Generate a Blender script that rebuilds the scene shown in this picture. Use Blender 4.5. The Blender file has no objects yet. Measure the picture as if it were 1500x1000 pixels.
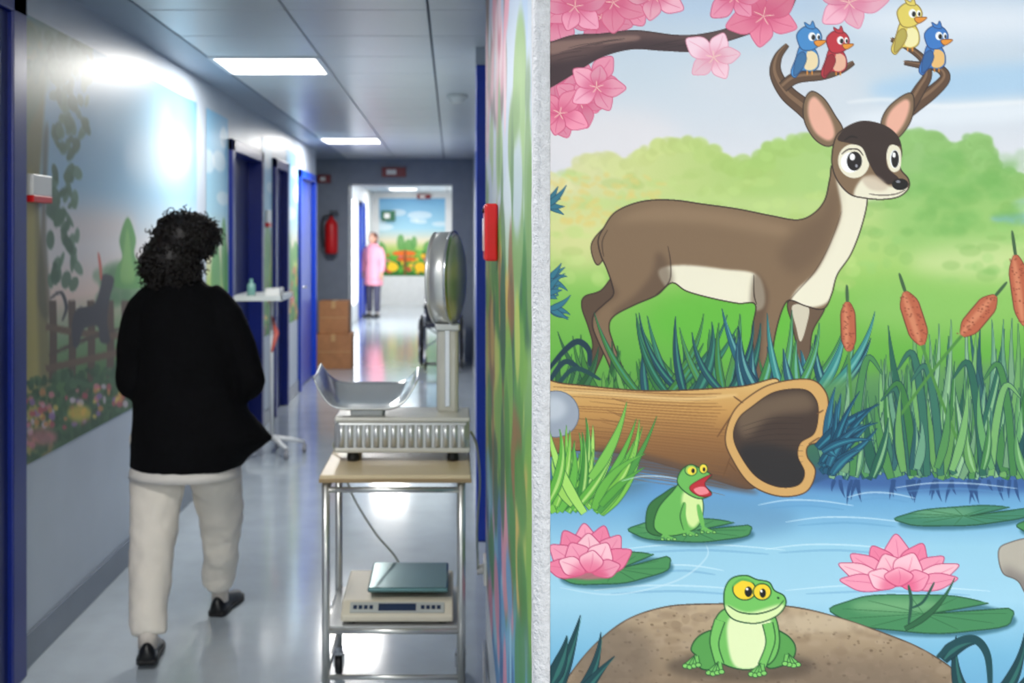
import bpy, bmesh, math, random
import numpy as np
from mathutils import Vector, Matrix, Quaternion
random.seed(7); RS=np.random.RandomState(5)
sc=bpy.context.scene
sc.view_settings.view_transform='Standard'
VX,VY,F,CH=662.,345.,1600.,1.54
CEIL=2.49; XL=-1.52; XR=0.12; YM=1.56

# ------------------------------------------------------------ materials
def s2l(c):
    c=np.asarray(c,dtype=float)/255.
    return np.where(c<=0.04045,c/12.92,((c+0.055)/1.055)**2.4)
MC={}
def mat(name,col=(200,200,200),rough=.5,metal=0.,bump=0.,bscale=60.,var=0.,vscale=8.,spec=.5,emit=None,estr=0.,coat=0.,vstretch=None):
    if name in MC: return MC[name]
    m=bpy.data.materials.new(name); m.use_nodes=True; nt=m.node_tree; b=nt.nodes['Principled BSDF']
    L=[float(v) for v in s2l(col)]
    b.inputs['Base Color'].default_value=(*L,1); b.inputs['Roughness'].default_value=rough
    b.inputs['Metallic'].default_value=metal; b.inputs['Specular IOR Level'].default_value=spec
    b.inputs['Coat Weight'].default_value=coat; b.inputs['Coat Roughness'].default_value=.1
    tc=nt.nodes.new('ShaderNodeTexCoord')
    if var>0:
        n=nt.nodes.new('ShaderNodeTexNoise'); n.inputs['Scale'].default_value=vscale; n.inputs['Detail'].default_value=5
        if vstretch:
            mp=nt.nodes.new('ShaderNodeMapping'); mp.inputs['Scale'].default_value=vstretch
            nt.links.new(tc.outputs['Object'],mp.inputs[0]); nt.links.new(mp.outputs[0],n.inputs['Vector'])
        else: nt.links.new(tc.outputs['Object'],n.inputs['Vector'])
        r=nt.nodes.new('ShaderNodeValToRGB')
        r.color_ramp.elements[0].position=.3; r.color_ramp.elements[1].position=.7
        r.color_ramp.elements[0].color=(*[v*(1-var) for v in L],1); r.color_ramp.elements[1].color=(*[min(1,v*(1+var)) for v in L],1)
        nt.links.new(n.outputs['Fac'],r.inputs[0]); nt.links.new(r.outputs[0],b.inputs['Base Color'])
    if bump>0:
        n=nt.nodes.new('ShaderNodeTexNoise'); n.inputs['Scale'].default_value=bscale; n.inputs['Detail'].default_value=4
        nt.links.new(tc.outputs['Object'],n.inputs['Vector'])
        bp=nt.nodes.new('ShaderNodeBump'); bp.inputs['Strength'].default_value=bump; bp.inputs['Distance'].default_value=.01
        nt.links.new(n.outputs['Fac'],bp.inputs['Height']); nt.links.new(bp.outputs[0],b.inputs['Normal'])
    if emit is not None:
        b.inputs['Emission Color'].default_value=(*[float(v) for v in s2l(emit)],1); b.inputs['Emission Strength'].default_value=estr
    MC[name]=m; return m
def mural_mat(name,rough=.5,spec=.4,bump=.05):
    m=bpy.data.materials.new(name); m.use_nodes=True; nt=m.node_tree; b=nt.nodes['Principled BSDF']
    a=nt.nodes.new('ShaderNodeAttribute'); a.attribute_name='paint'
    nt.links.new(a.outputs['Color'],b.inputs['Base Color'])
    b.inputs['Roughness'].default_value=rough; b.inputs['Specular IOR Level'].default_value=spec
    tc=nt.nodes.new('ShaderNodeTexCoord'); n=nt.nodes.new('ShaderNodeTexNoise'); n.inputs['Scale'].default_value=220; n.inputs['Detail'].default_value=3
    nt.links.new(tc.outputs['Object'],n.inputs['Vector'])
    bp=nt.nodes.new('ShaderNodeBump'); bp.inputs['Strength'].default_value=bump; bp.inputs['Distance'].default_value=.002
    nt.links.new(n.outputs['Fac'],bp.inputs['Height']); nt.links.new(bp.outputs[0],b.inputs['Normal'])
    return m

# ------------------------------------------------------------ mesh helpers
def link(o): sc.collection.objects.link(o); return o
def empty(name,loc=(0,0,0)):
    o=bpy.data.objects.new(name,None); o.location=loc; o.empty_display_size=.1; return link(o)
def setpar(o,p):
    if p is not None:
        o.parent=p; o.matrix_parent_inverse=Matrix.Translation(-Vector(p.location))
def obj(name,bm,m,parent=None,smooth=True,bevel=0,seg=2):
    me=bpy.data.meshes.new(name); bmesh.ops.recalc_face_normals(bm,faces=bm.faces[:]); bm.to_mesh(me); bm.free()
    if smooth: me.polygons.foreach_set('use_smooth',[True]*len(me.polygons))
    o=bpy.data.objects.new(name,me); me.materials.append(m); link(o); setpar(o,parent)
    if bevel>0:
        b=o.modifiers.new('bevel','BEVEL'); b.width=bevel; b.segments=seg; b.limit_method='ANGLE'; b.harden_normals=False
    return o
def bbox(bm,x0,x1,y0,y1,z0,z1,M=None):
    r=bmesh.ops.create_cube(bm,size=1)['verts']
    for v in r:
        v.co=Vector(((x0+x1)/2+v.co.x*(x1-x0),(y0+y1)/2+v.co.y*(y1-y0),(z0+z1)/2+v.co.z*(z1-z0)))
        if M is not None: v.co=M@v.co
def box(name,x0,x1,y0,y1,z0,z1,m,parent=None,bevel=0.):
    bm=bmesh.new(); bbox(bm,x0,x1,y0,y1,z0,z1); return obj(name,bm,m,parent,smooth=False,bevel=bevel)
def rings(bm,R,cap=True):
    vs=[[bm.verts.new(p) for p in r] for r in R]; n=len(vs[0])
    for a,b in zip(vs,vs[1:]):
        for i in range(n): bm.faces.new((a[i],a[(i+1)%n],b[(i+1)%n],b[i]))
    if cap: bm.faces.new(vs[0][::-1]); bm.faces.new(vs[-1])
def tube(bm,path,rad,n=14,flat=1.,cap=True):
    P=[Vector(p) for p in path]
    if not hasattr(rad,'__len__'): rad=[rad]*len(P)
    up=None; R=[]
    for i,p in enumerate(P):
        t=(P[min(i+1,len(P)-1)]-P[max(i-1,0)]).normalized()
        if up is None:
            up=Vector((0,0,1)) if abs(t.z)<.9 else Vector((1,0,0))
        u=(up-t*up.dot(t)).normalized(); w=t.cross(u); up=u
        R.append([p+(u*math.cos(a)+w*math.sin(a)*flat)*rad[i] for a in [2*math.pi*k/n for k in range(n)]])
    rings(bm,R,cap)
def ell(bm,c,r,M=None,seg=20,rg=14):
    v=bmesh.ops.create_uvsphere(bm,u_segments=seg,v_segments=rg,radius=1)['verts']
    for q in v:
        q.co=Vector((q.co.x*r[0],q.co.y*r[1],q.co.z*r[2]))
        if M is not None: q.co=M@q.co
        q.co+=Vector(c)
    return v
def smoothpath(P,n=6):
    P=[Vector(p) for p in P]; out=[]
    for i in range(len(P)-1):
        a=P[max(i-1,0)];b=P[i];c=P[i+1];d=P[min(i+2,len(P)-1)]
        for k in range(n):
            t=k/n; out.append(.5*((2*b)+(c-a)*t+(2*a-5*b+4*c-d)*t*t+(3*b-a-3*c+d)*t**3))
    out.append(P[-1]); return out
def torus(bm,c,axis,R,r,n=36,m=8):
    q=Vector((0,0,1)).rotation_difference(Vector(axis)); c=Vector(c); vs=[]
    for i in range(n):
        a=2*math.pi*i/n; row=[]
        for j in range(m):
            b=2*math.pi*j/m
            row.append(bm.verts.new(c+q@Vector(((R+r*math.cos(b))*math.cos(a),(R+r*math.cos(b))*math.sin(a),r*math.sin(b)))))
        vs.append(row)
    for i in range(n):
        for j in range(m):
            bm.faces.new((vs[i][j],vs[(i+1)%n][j],vs[(i+1)%n][(j+1)%m],vs[i][(j+1)%m]))
def PX(x,y,Y): return Vector(((x-VX)*Y/F,Y,CH-(y-VY)*Y/F))

# ------------------------------------------------------------ painting on a colour grid
def cr(pts,closed=True,n=7):
    P=np.array(pts,float); N=len(P); out=[]
    rng=range(N) if closed else range(N-1)
    t=np.linspace(0,1,n,endpoint=False)[:,None]
    for i in rng:
        if closed: a,b,c,d=P[(i-1)%N],P[i],P[(i+1)%N],P[(i+2)%N]
        else: a,b,c,d=P[max(i-1,0)],P[i],P[i+1],P[min(i+2,N-1)]
        out.append(.5*(2*b+(c-a)*t+(2*a-5*b+4*c-d)*t*t+(3*b-a-3*c+d)*t**3))
    if not closed: out.append(P[-1:])
    return np.vstack(out)
def boxblur(m,r):
    r=int(max(1,round(r)))
    for ax in (0,1):
        for _ in range(2):
            pad=[(0,0),(0,0)]; pad[ax]=(r+1,r)
            c=np.cumsum(np.pad(m,pad),axis=ax); n=m.shape[ax]
            if ax==0: m=(c[2*r+1:2*r+1+n]-c[:n])/(2*r+1)
            else: m=(c[:,2*r+1:2*r+1+n]-c[:,:n])/(2*r+1)
    return m
class Canvas:
    def __init__(s,x0,y0,x1,y1,step,tf=None,asp=1.):
        s.x0,s.y0,s.st=x0,y0,step; s.W=int(round((x1-x0)/step))+1; s.H=int(round((y1-y0)/step))+1; s.tf=tf
        s.a=np.zeros((s.H,s.W,3)); s.k=(step if tf is None else 1.)
    def mute(s,k,g=1.):
        l=s.a.mean(axis=2,keepdims=True); s.a=(s.a*(1-k)+l*k)*g
    def mask(s,poly,blur=0,SS=3):
        P=np.array(poly,float)
        if s.tf is not None: P=s.tf(P)
        P=np.stack([(P[:,0]-s.x0)/s.st+.5,(P[:,1]-s.y0)/s.st+.5],1)
        bl=blur/s.st if (s.tf is None and s.st>=1) else blur
        pad=int(bl*2.2)+2
        bx0=max(-pad*2,int(P[:,0].min())-pad); bx1=min(s.W+pad*2,int(P[:,0].max())+pad+2)
        by0=max(-pad*2,int(P[:,1].min())-pad); by1=min(s.H+pad*2,int(P[:,1].max())+pad+2)
        if bx1<=bx0 or by1<=by0: return None
        w=bx1-bx0; m=np.zeros((by1-by0,w)); X1,Y1=P[:,0]-bx0,P[:,1]-by0; X2,Y2=np.roll(X1,-1),np.roll(Y1,-1)
        r0=max(0,int(Y1.min())); r1=min(m.shape[0],int(Y1.max())+1)
        for r in range(r0,r1):
            row=m[r]
            for k in range(SS):
                yy=r+(k+.5)/SS; c=np.nonzero((Y1<=yy)!=(Y2<=yy))[0]
                if len(c)==0: continue
                xs=X1[c]+(yy-Y1[c])*(X2[c]-X1[c])/(Y2[c]-Y1[c]); sg=np.where(Y2[c]>Y1[c],1,-1)
                o=np.argsort(xs); wn=0; st=0.
                for q in o:
                    if wn==0: st=xs[q]
                    wn+=sg[q]
                    if wn==0:
                        a=min(max(st,0.),w-1e-6); b=min(max(xs[q],0.),w-1e-6); ia,ib=int(a),int(b)
                        if ia==ib: row[ia]+=(b-a)/SS
                        else:
                            row[ia]+=(ia+1-a)/SS; row[ib]+=(b-ib)/SS
                            if ib>ia+1: row[ia+1:ib]+=1./SS
        m=np.clip(m,0,1)
        if bl>=.7: m=boxblur(m,bl*.6)
        cx0=max(0,bx0);cy0=max(0,by0);cx1=min(s.W,bx1);cy1=min(s.H,by1)
        if cx1<=cx0 or cy1<=cy0: return None
        return m[cy0-by0:cy1-by0,cx0-bx0:cx1-bx0],cx0,cy0
    def full(s,m):
        f=np.zeros((s.H,s.W))
        if m is not None: f[m[2]:m[2]+m[0].shape[0],m[1]:m[1]+m[0].shape[1]]=m[0]
        return f
    def paint(s,m,col,alpha=1.,clip=None):
        if m is None: return
        a,bx,by=m; h,w=a.shape; al=a*alpha
        if clip is not None: al=al*clip[by:by+h,bx:bx+w]
        if callable(col):
            X,Y=np.meshgrid((np.arange(w)+bx)*s.st+s.x0,(np.arange(h)+by)*s.st+s.y0); C=col(X,Y)
        else: C=np.array(col,float)
        R=s.a[by:by+h,bx:bx+w]; al=al[...,None]; s.a[by:by+h,bx:bx+w]=R*(1-al)+C*al
    def poly(s,pts,col,alpha=1.,blur=0,sm=True,ol=None,ow=1.5,sh=(),clip=None):
        P=cr(pts) if sm else np.array(pts,float)
        m=s.mask(P,blur); s.paint(m,col,alpha,clip)
        if sh:
            f=s.full(m)
            for q in sh:
                s.paint(s.mask(cr(q[0]),q[3]),q[1],q[2],f)
        if ol is not None: s.stroke(np.vstack([P,P[:1]]),ow,ol,sm=False,taper=False)
        return m
    def stroke(s,pts,w,col,alpha=1.,sm=True,taper=True,blur=0,clip=None,prof=None):
        P=cr(pts,False) if sm else np.array(pts,float)
        d=np.gradient(P,axis=0); L=np.hypot(d[:,0],d[:,1])+1e-9; n=np.stack([-d[:,1]/L,d[:,0]/L],1)
        t=np.linspace(0,1,len(P))
        if prof is not None: ww=np.interp(t,np.linspace(0,1,len(prof)),prof)
        elif taper: ww=w*(.35+.65*np.sin(np.pi*t)**.6)
        else: ww=np.full(len(P),float(w))
        A=P+n*ww[:,None]/2; B=P-n*ww[:,None]/2
        s.paint(s.mask(np.vstack([A,B[::-1]]),blur),col,alpha,clip)
    def el(s,cx,cy,rx,ry,col,rot=0,alpha=1.,blur=0,ol=None,ow=1.2,clip=None,n=28):
        t=np.linspace(0,2*np.pi,n,endpoint=False); x=rx*np.cos(t);y=ry*np.sin(t);a=math.radians(rot)
        P=np.stack([cx+x*math.cos(a)-y*math.sin(a),cy+x*math.sin(a)+y*math.cos(a)],1)
        m=s.mask(P,blur); s.paint(m,col,alpha,clip)
        if ol is not None: s.stroke(np.vstack([P,P[:2]]),ow,ol,sm=False,taper=False)
    def blade(s,x0,y0,x1,y1,bend,w,col,hi=None,ol=None):
        mx,my=(x0+x1)/2,(y0+y1)/2; dx,dy=x1-x0,y1-y0
        cx,cy=mx-dy*bend,my+dx*bend
        t=np.linspace(0,1,14)[:,None]
        P=(1-t)**2*np.array([x0,y0])+2*t*(1-t)*np.array([cx,cy])+t*t*np.array([x1,y1])
        if ol is not None: s.stroke(P,0,ol,sm=False,prof=[w*.7+1.6,w+1.8,w*.8+1.6,w*.4+1.2,.8])
        s.stroke(P,0,col,sm=False,prof=[w*.7,w,w*.8,w*.4,.3])
        if hi is not None:
            s.stroke(P+np.array([w*.12,0]),0,hi,sm=False,prof=[w*.1,w*.3,w*.25,w*.1,.1],alpha=.8)
    def leaf(s,x0,y0,x1,y1,w,col,ol=None,ow=1.2,rib=None,base=None,fat=.5):
        d=np.array([x1-x0,y1-y0],float); n=np.array([-d[1],d[0]])/max(1e-6,np.hypot(*d))
        p=np.array([x0,y0],float)
        pts=[p,p+d*fat*.5+n*w*.4,p+d*fat+n*w*.5,p+d*.85+n*w*.26,p+d,p+d*.85-n*w*.26,p+d*fat-n*w*.5,p+d*fat*.5-n*w*.4]
        m=s.poly(pts,col,ol=ol,ow=ow)
        if base is not None: s.el(x0,y0,w*.75,w*.55,base,alpha=.6,blur=w*.3,clip=s.full(m))
        if rib is not None: s.stroke([p+d*.1,p+d*.5+n*w*.05,p+d*.9],ow,rib,alpha=.7)
    def mesh(s,name,to3d,m,parent=None):
        W,H=s.W,s.H; X,Y=np.meshgrid(np.arange(W)*s.st+s.x0,np.arange(H)*s.st+s.y0)
        V=to3d(X.ravel(),Y.ravel()).astype(np.float32)
        me=bpy.data.meshes.new(name); nf=(W-1)*(H-1)
        i=(np.arange(H-1)[:,None]*W+np.arange(W-1)[None,:]).ravel()
        Q=np.stack([i,i+W,i+W+1,i+1],1).astype(np.int32)
        me.vertices.add(W*H); me.vertices.foreach_set('co',V.ravel())
        me.loops.add(nf*4); me.loops.foreach_set('vertex_index',Q.ravel())
        me.polygons.add(nf); me.polygons.foreach_set('loop_start',np.arange(nf,dtype=np.int32)*4)
        me.update(calc_edges=True)
        at=me.color_attributes.new('paint','FLOAT_COLOR','POINT')
        C=np.ones((W*H,4),np.float32); C[:,:3]=s2l(np.clip(s.a,0,255)).reshape(-1,3)
        at.data.foreach_set('color',C.ravel()); me.materials.append(m)
        o=bpy.data.objects.new(name,me); link(o); setpar(o,parent); return o
def vgrad(stops):
    ys=[q[0] for q in stops]; cs=np.array([q[1] for q in stops],float)
    return lambda X,Y: np.stack([np.interp(Y,ys,cs[:,k]) for k in range(3)],-1)
def rnd(a,b): return random.uniform(a,b)
def jit(c,j): 
    k=rnd(-j,j); return tuple(max(0,min(255,v+k)) for v in c)

# ============================================================ FRONT MURAL
C=Canvas(806,-50,1610,1050,1.3)
X0,X1,Y0,Y1=780,1640,-80,1080
def rect(x0,y0,x1,y1): return [(x0,y0),(x1,y0),(x1,y1),(x0,y1)]
C.poly(rect(X0,Y0,X1,Y1),vgrad([(-50,(184,206,230)),(120,(204,216,228)),(260,(224,222,228)),(1050,(224,222,228))]),sm=False)
C.el(1400,30,170,28,(228,234,244),blur=26,alpha=.9)
C.el(1460,120,190,26,(168,204,234),blur=16,alpha=.9,rot=-4)
C.el(1430,165,190,16,(226,232,240),blur=10,alpha=.9,rot=-3)
C.el(1130,120,130,40,(212,218,228),blur=26,alpha=.8)
C.el(890,210,110,50,(230,224,228),blur=26,alpha=.8)
C.el(1050,5,160,22,(178,202,230),blur=20,alpha=.7)
C.stroke([(1240,150),(1300,146),(1380,156),(1500,150),(1600,154)],7,(236,238,242),alpha=.6,blur=3)
def foliage(bound,col1,jj,yb):
    C.poly(bound+[(bound[-1][0],yb),(bound[0][0],yb)],col1,sm=False,blur=4,alpha=.95)
    B=cr(bound,False)
    for p in B[::1]:
        for k in range(2):
            r=rnd(5,15); C.el(p[0]+rnd(-9,9),p[1]+rnd(-3,12),r,r*.85,jit(col1(np.array([p[0]]),np.array([p[1]]))[0] if callable(col1) else col1,jj),alpha=.8,blur=1)
lf=lambda X,Y: np.stack([np.interp(X,[806,950,1100,1230],[226,204,170,168])+0*Y,np.interp(X,[806,950,1100,1230],[220,216,206,208])+0*Y,np.interp(X,[806,950,1100,1230],[168,130,104,114])+0*Y],-1)
foliage([(790,258),(830,262),(856,238),(890,232),(915,244),(940,222),(975,212),(1010,208),(1040,222),(1075,240),(1110,236),(1135,212),(1170,206),(1215,204),(1250,222)],lf,6,420)
foliage([(1290,250),(1318,206),(1350,200),(1380,212),(1408,218),(1428,204),(1444,214),(1440,240),(1470,252),(1492,268),(1500,300),(1540,310),(1620,330)],(142,194,106),8,420)
C.poly(rect(X0,290,X1,720),vgrad([(290,(190,214,130)),(380,(168,208,106)),(440,(124,192,74)),(520,(98,176,60)),(600,(84,146,64)),(720,(70,120,70))]),sm=False,blur=14)
C.el(850,340,70,50,(228,220,150),blur=30,alpha=.75)
C.el(1400,320,110,70,(140,196,100),blur=30,alpha=.75)
C.el(1450,385,120,30,(208,222,152),blur=22,alpha=.7)
C.el(1390,450,150,40,(142,198,96),blur=26,alpha=.7)
C.el(1530,320,80,9,(120,176,216),blur=5,alpha=.8); C.el(1540,300,60,14,(140,190,190),blur=5,alpha=.5)
for k in range(300):
    x=rnd(806,1600); y=rnd(235,420)
    if x<1300 and y<250: continue
    C.el(x,y,rnd(6,18),rnd(4,10),jit((184,212,116) if x<1250 else (138,194,98),18),alpha=.32,blur=3)
for k in range(70):
    x=rnd(1330,1500); y=rnd(225,340); C.el(x,y,rnd(8,24),rnd(5,12),(112,178,82),alpha=.26,blur=5)
C.el(1060,470,120,50,(92,188,50),blur=30,alpha=.8)
for k in range(60):
    x=rnd(810,970); y=rnd(255,330); C.el(x,y,rnd(4,10),rnd(2,5),(230,206,112),rot=rnd(-40,40),alpha=.5,blur=1)
def blossom(cx,cy,r,rot,c0=(244,138,168),c1=(222,74,122),n=5,sq=.85):
    for k in range(n):
        a=math.radians(rot+k*360/n+rnd(-9,9)); L=r*rnd(.85,1.12)
        tx,ty=cx+math.cos(a)*L,cy+math.sin(a)*L*sq
        C.leaf(cx,cy,tx,ty,L*.62,jit(c0,14),ol=jit(c1,8),ow=1.1,rib=c1,base=c1,fat=.58)
    for k in range(5):
        a=k*1.256+rot; C.stroke([(cx,cy),(cx+math.cos(a)*r*.12,cy+math.sin(a)*r*.12),(cx+math.cos(a)*r*.26,cy+math.sin(a)*r*.22)],1.2,(250,214,190))
for q in [(815,20,62,10),(905,-12,66,50),(850,-5,60,70),(880,26,56,20),(828,130,58,40),(868,118,48,15),(812,160,50,60),(850,150,42,0)]:
    blossom(*q,c0=(236,136,166))
C.poly([(780,65),(806,62),(840,52),(880,50),(930,45),(990,52),(1030,50),(1075,38),(1120,10),(1150,-20),(1165,-60),(1180,-60),(1168,-10),(1150,25),(1110,45),(1060,62),(1020,75),(970,74),(925,72),(880,84),(840,108),(806,128),(780,138)],(92,66,66),ol=(50,34,38),sh=[([(780,100),(850,85),(930,60),(1040,64),(1060,80),(900,90),(800,140)],(56,38,46),.8,6),([(800,64),(870,56),(930,52),(930,60),(860,68),(806,80)],(150,114,104),.8,3)])
for k in range(16):
    x=rnd(806,1040); y=58+ (rnd(0,30) if x<860 else rnd(0,10)); C.stroke([(x,y+6),(x+20,y+1),(x+45,y-2)],1.3,(48,34,38),alpha=.5)
blossom(898,4,50,95); blossom(820,166,44,20); blossom(874,128,42,70,(248,160,186)); blossom(958,-6,48,35,(246,168,190)); blossom(1045,84,46,70,(250,200,216),(236,140,170)); blossom(1118,24,62,25,(236,120,152)); blossom(1075,-4,46,60,(246,146,178)); blossom(1243,4,54,70,(248,176,198),(230,110,150)); blossom(842,10,50,40,(246,150,180))
AB=(96,68,48); AO=(46,32,28)
def antler(pts,pr):
    C.stroke(pts,0,AO,prof=[p+2.6 for p in pr]); C.stroke(pts,0,AB,prof=pr); C.stroke([(x-1.5,y-2) for x,y in pts],0,(146,110,80),prof=[p*.28 for p in pr],alpha=.8)
antler([(1200,178),(1178,158),(1152,136),(1136,108),(1139,84),(1153,66)],[26,24,21,16,10,4])
antler([(1146,128),(1166,114),(1205,110),(1232,102),(1250,92)],[14,15,12,9,4])
antler([(1305,178),(1335,156),(1366,134),(1384,114),(1374,100),(1350,96),(1324,92)],[24,22,17,13,10,8,4])
antler([(1330,158),(1346,132),(1358,110),(1352,88),(1330,70),(1305,58)],[18,15,11,9,7,4])
def bird(cx,cy,s,body,dark,belly,face=1,beak=(244,150,40)):
    T=lambda p:[(cx+x*s*face,cy+y*s) for x,y in p]
    C.poly(T([(-26,34),(-19,14),(-14,-2),(-6,-10),(6,-4),(14,10),(14,26),(4,33),(-10,32),(-20,42)]),body,ol=dark,ow=1.3)
    C.poly(T([(0,2),(12,8),(13,24),(4,31),(-6,28),(-4,12)]),belly)
    C.poly(T([(-22,36),(-18,12),(-8,4),(-3,14),(-8,27),(-18,38)]),tuple(v*.8 for v in body),ol=dark,ow=1)
    C.poly(T([(-15,-8),(-17,-22),(-5,-33),(11,-31),(19,-19),(15,-5),(3,2),(-9,1)]),body,ol=dark,ow=1.3)
    C.poly(T([(-2,-31),(-6,-39),(2,-35),(6,-41),(9,-30)]),body,ol=dark,ow=1)
    C.el(cx+5*s*face,cy-18*s,5.5*s,6.5*s,(250,250,250)); C.el(cx+7*s*face,cy-17*s,2.8*s,4*s,(20,20,25)); C.el(cx+14*s*face,cy-18*s,3*s,5*s,(250,250,250)); C.el(cx+15*s*face,cy-17*s,1.6*s,3*s,(20,20,25))
    C.poly(T([(9,-12),(26,-12),(16,-4),(10,-6)]),beak,ol=(120,60,30),ow=1)
    C.stroke(T([(-2,31),(-2,38)]),2*s,beak); C.stroke(T([(5,31),(5,38)]),2*s,beak)
bird(1184,72,1.0,(60,140,210),(30,70,120),(244,220,170))
bird(1226,76,.92,(206,42,58),(110,20,40),(240,180,150))
bird(1331,38,1.,(236,212,90),(140,110,40),(250,238,170))
bird(1370,70,.95,(50,122,206),(28,62,120),(244,190,110))
# ---- deer
BR=(130,102,74); BD=(88,66,50); BO=(48,34,28); CRM=(236,228,202)
C.poly([(905,400),(880,425),(856,434),(852,450),(862,480),(868,508),(858,535),(846,566),(860,568),(874,540),(886,508),(884,482),(884,462),(905,445),(930,430)],(88,66,50),ol=BO)
C.poly([(1155,440),(1160,475),(1166,510),(1166,560),(1184,562),(1186,520),(1190,485),(1208,450),(1200,425)],(106,82,62),ol=BO)
C.poly([(1160,448),(1166,480),(1172,500),(1180,480),(1184,450)],CRM,alpha=.8)
C.poly([(892,330),(876,342),(866,358),(868,376),(876,388),(888,372),(900,350)],BR,ol=BO)
body=[(876,352),(884,334),(902,310),(940,295),(985,293),(1030,299),(1080,306),(1130,316),(1168,322),(1192,312),(1208,292),(1215,262),(1222,240),(1262,262),(1270,290),(1262,330),(1246,372),(1226,402),(1218,430),(1206,452),(1180,448),(1160,440),(1150,444),(1140,470),(1132,510),(1129,566),(1104,566),(1104,520),(1101,484),(1106,446),(1080,444),(1040,436),(1005,426),(984,414),(962,432),(930,446),(900,462),(892,478),(898,502),(912,540),(918,569),(902,570),(892,535),(876,500),(868,478),(870,460),(884,446),(898,432),(896,415),(888,392),(880,374)]
C.poly(body,BR,ol=BO,ow=1.8,sh=[
 ([(965,395),(1000,388),(1060,394),(1110,404),(1116,452),(1060,450),(1000,435),(975,420)],CRM,1.,3),
 ([(1226,255),(1262,262),(1280,290),(1270,340),(1250,385),(1225,410),(1214,440),(1190,450),(1160,444),(1166,425),(1196,396),(1218,352),(1232,310)],CRM,1.,3),
 ([(872,360),(884,400),(905,430),(880,450),(866,480),(880,520),(908,575),(890,575),(860,500),(850,420)],BD,.55,7),
 ([(985,412),(965,440),(930,452),(905,464),(900,455),(930,432),(955,400),(962,370),(975,380)],BD,.6,6),
 ([(1108,400),(1125,430),(1118,480),(1112,566),(1100,566),(1098,480),(1100,420)],BD,.6,5),
 ([(1180,330),(1204,312),(1218,270),(1228,290),(1214,350),(1190,385),(1160,400),(1140,370)],BD,.35,12),
 ([(900,325),(960,302),(1060,310),(1150,330),(1140,345),(1040,328),(950,324)],(156,126,94),.6,10)])
C.stroke([(1104,402),(1104,430),(1108,446)],1.6,BO); C.stroke([(978,360),(982,385),(980,412),(960,432)],1.6,BO,alpha=.8)
C.stroke([(1232,310),(1216,355),(1194,396),(1166,428),(1152,444)],1.4,BO,alpha=.6)
C.stroke([(890,336),(882,354),(884,376)],1.4,BO,alpha=.8)
C.poly([(1216,214),(1194,205),(1178,178),(1177,150),(1188,134),(1206,144),(1222,168),(1234,192)],BR,ol=BO,sh=[([(1212,206),(1194,194),(1184,172),(1184,150),(1193,142),(1206,156),(1218,178),(1222,198)],(240,174,150),1.,2)])
C.poly([(1296,200),(1290,180),(1300,158),(1322,140),(1336,138),(1338,160),(1330,184),(1312,204)],BR,ol=BO,sh=[([(1300,196),(1297,178),(1306,160),(1324,146),(1332,150),(1330,166),(1322,184),(1310,198)],(240,174,150),1.,2)])
head=[(1222,206),(1234,190),(1262,178),(1294,184),(1314,200),(1320,222),(1318,246),(1330,262),(1330,276),(1316,288),(1292,292),(1266,290),(1244,284),(1226,264),(1218,238)]
C.poly(head,BR,ol=BO,ow=1.8,sh=[([(1262,262),(1280,262),(1300,272),(1334,276),(1322,294),(1290,298),(1262,294),(1250,284)],CRM,1.,2)])
C.el(1250,236,23,25,CRM,rot=-10); C.poly([(1298,218),(1310,212),(1319,222),(1318,246),(1308,252),(1300,242)],CRM)
hm=C.full(C.mask(cr(head)))
C.poly([(1226,204),(1240,186),(1265,176),(1298,184),(1318,204),(1318,214),(1304,212),(1298,226),(1300,246),(1316,262),(1300,270),(1284,258),(1272,238),(1262,216),(1244,210)],(54,38,34),clip=hm)
C.poly([(1262,262),(1276,256),(1290,262),(1300,274),(1290,280),(1272,276)],(210,190,166),alpha=.8,blur=2,clip=hm)
C.el(1245,238,14,15,(252,252,252)); C.el(1251,236,11,14,(24,18,20)); C.el(1248,230,4,5,(255,255,255)); C.el(1254,243,2,2.5,(150,150,160))
C.el(1310,233,7,13.5,(252,252,252)); C.el(1310.5,233,5.5,12.5,(24,18,20)); C.el(1309,227,2.4,4,(255,255,255))
C.stroke([(1232,226),(1242,219),(1256,219),(1264,228)],2,BO); C.stroke([(1236,206),(1246,200),(1256,202)],3,(30,22,22))
C.el(1318,270,12,8.5,(18,16,18)); C.el(1315,266,3.5,2,(130,130,140)); C.stroke([(1272,284),(1292,286),(1312,284),(1326,278)],1.4,BO)
for (x,y) in [(802,300),(802,410),(800,430),(806,452)]:
    for k in range(5): C.blade(x,y,x+rnd(14,32),y+rnd(-30,24),rnd(-.2,.2),8,(40,116,140),ol=(20,60,90))
def clump(x0,x1,yb,n,hmin,hmax,cols,w=(4,8),spread=.5,ol=None,hi=None):
    L=[(rnd(x0,x1),rnd(hmin,hmax)) for _ in range(n)]
    for x,h in L:
        c=random.choice(cols); dx=rnd(-spread,spread)*h
        C.blade(x,yb+rnd(-4,6),x+dx,yb-h,(.14 if dx>0 else -.14)+rnd(-.08,.08),rnd(*w),jit(c,10),hi=hi,ol=ol)
TE=[(24,86,84),(34,106,80),(18,72,90),(64,132,58),(44,114,56)]
clump(806,890,585,18,40,100,[(40,100,56),(66,134,56)],(6,10),.7,(20,60,50))
clump(880,1200,582,70,20,60,[(70,144,56),(50,120,56),(96,162,66)],(5,9),.6,(30,86,46))
clump(930,1010,580,12,70,125,TE,(9,14),.8,(12,46,60),(60,150,120)); clump(1000,1090,580,12,70,130,TE,(10,16),.55,(12,46,60),(60,150,120))
clump(1090,1220,580,20,60,130,[(24,96,116),(40,132,130),(22,80,104),(64,142,70)],(9,16),.7,(10,44,66),(110,184,174))
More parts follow.
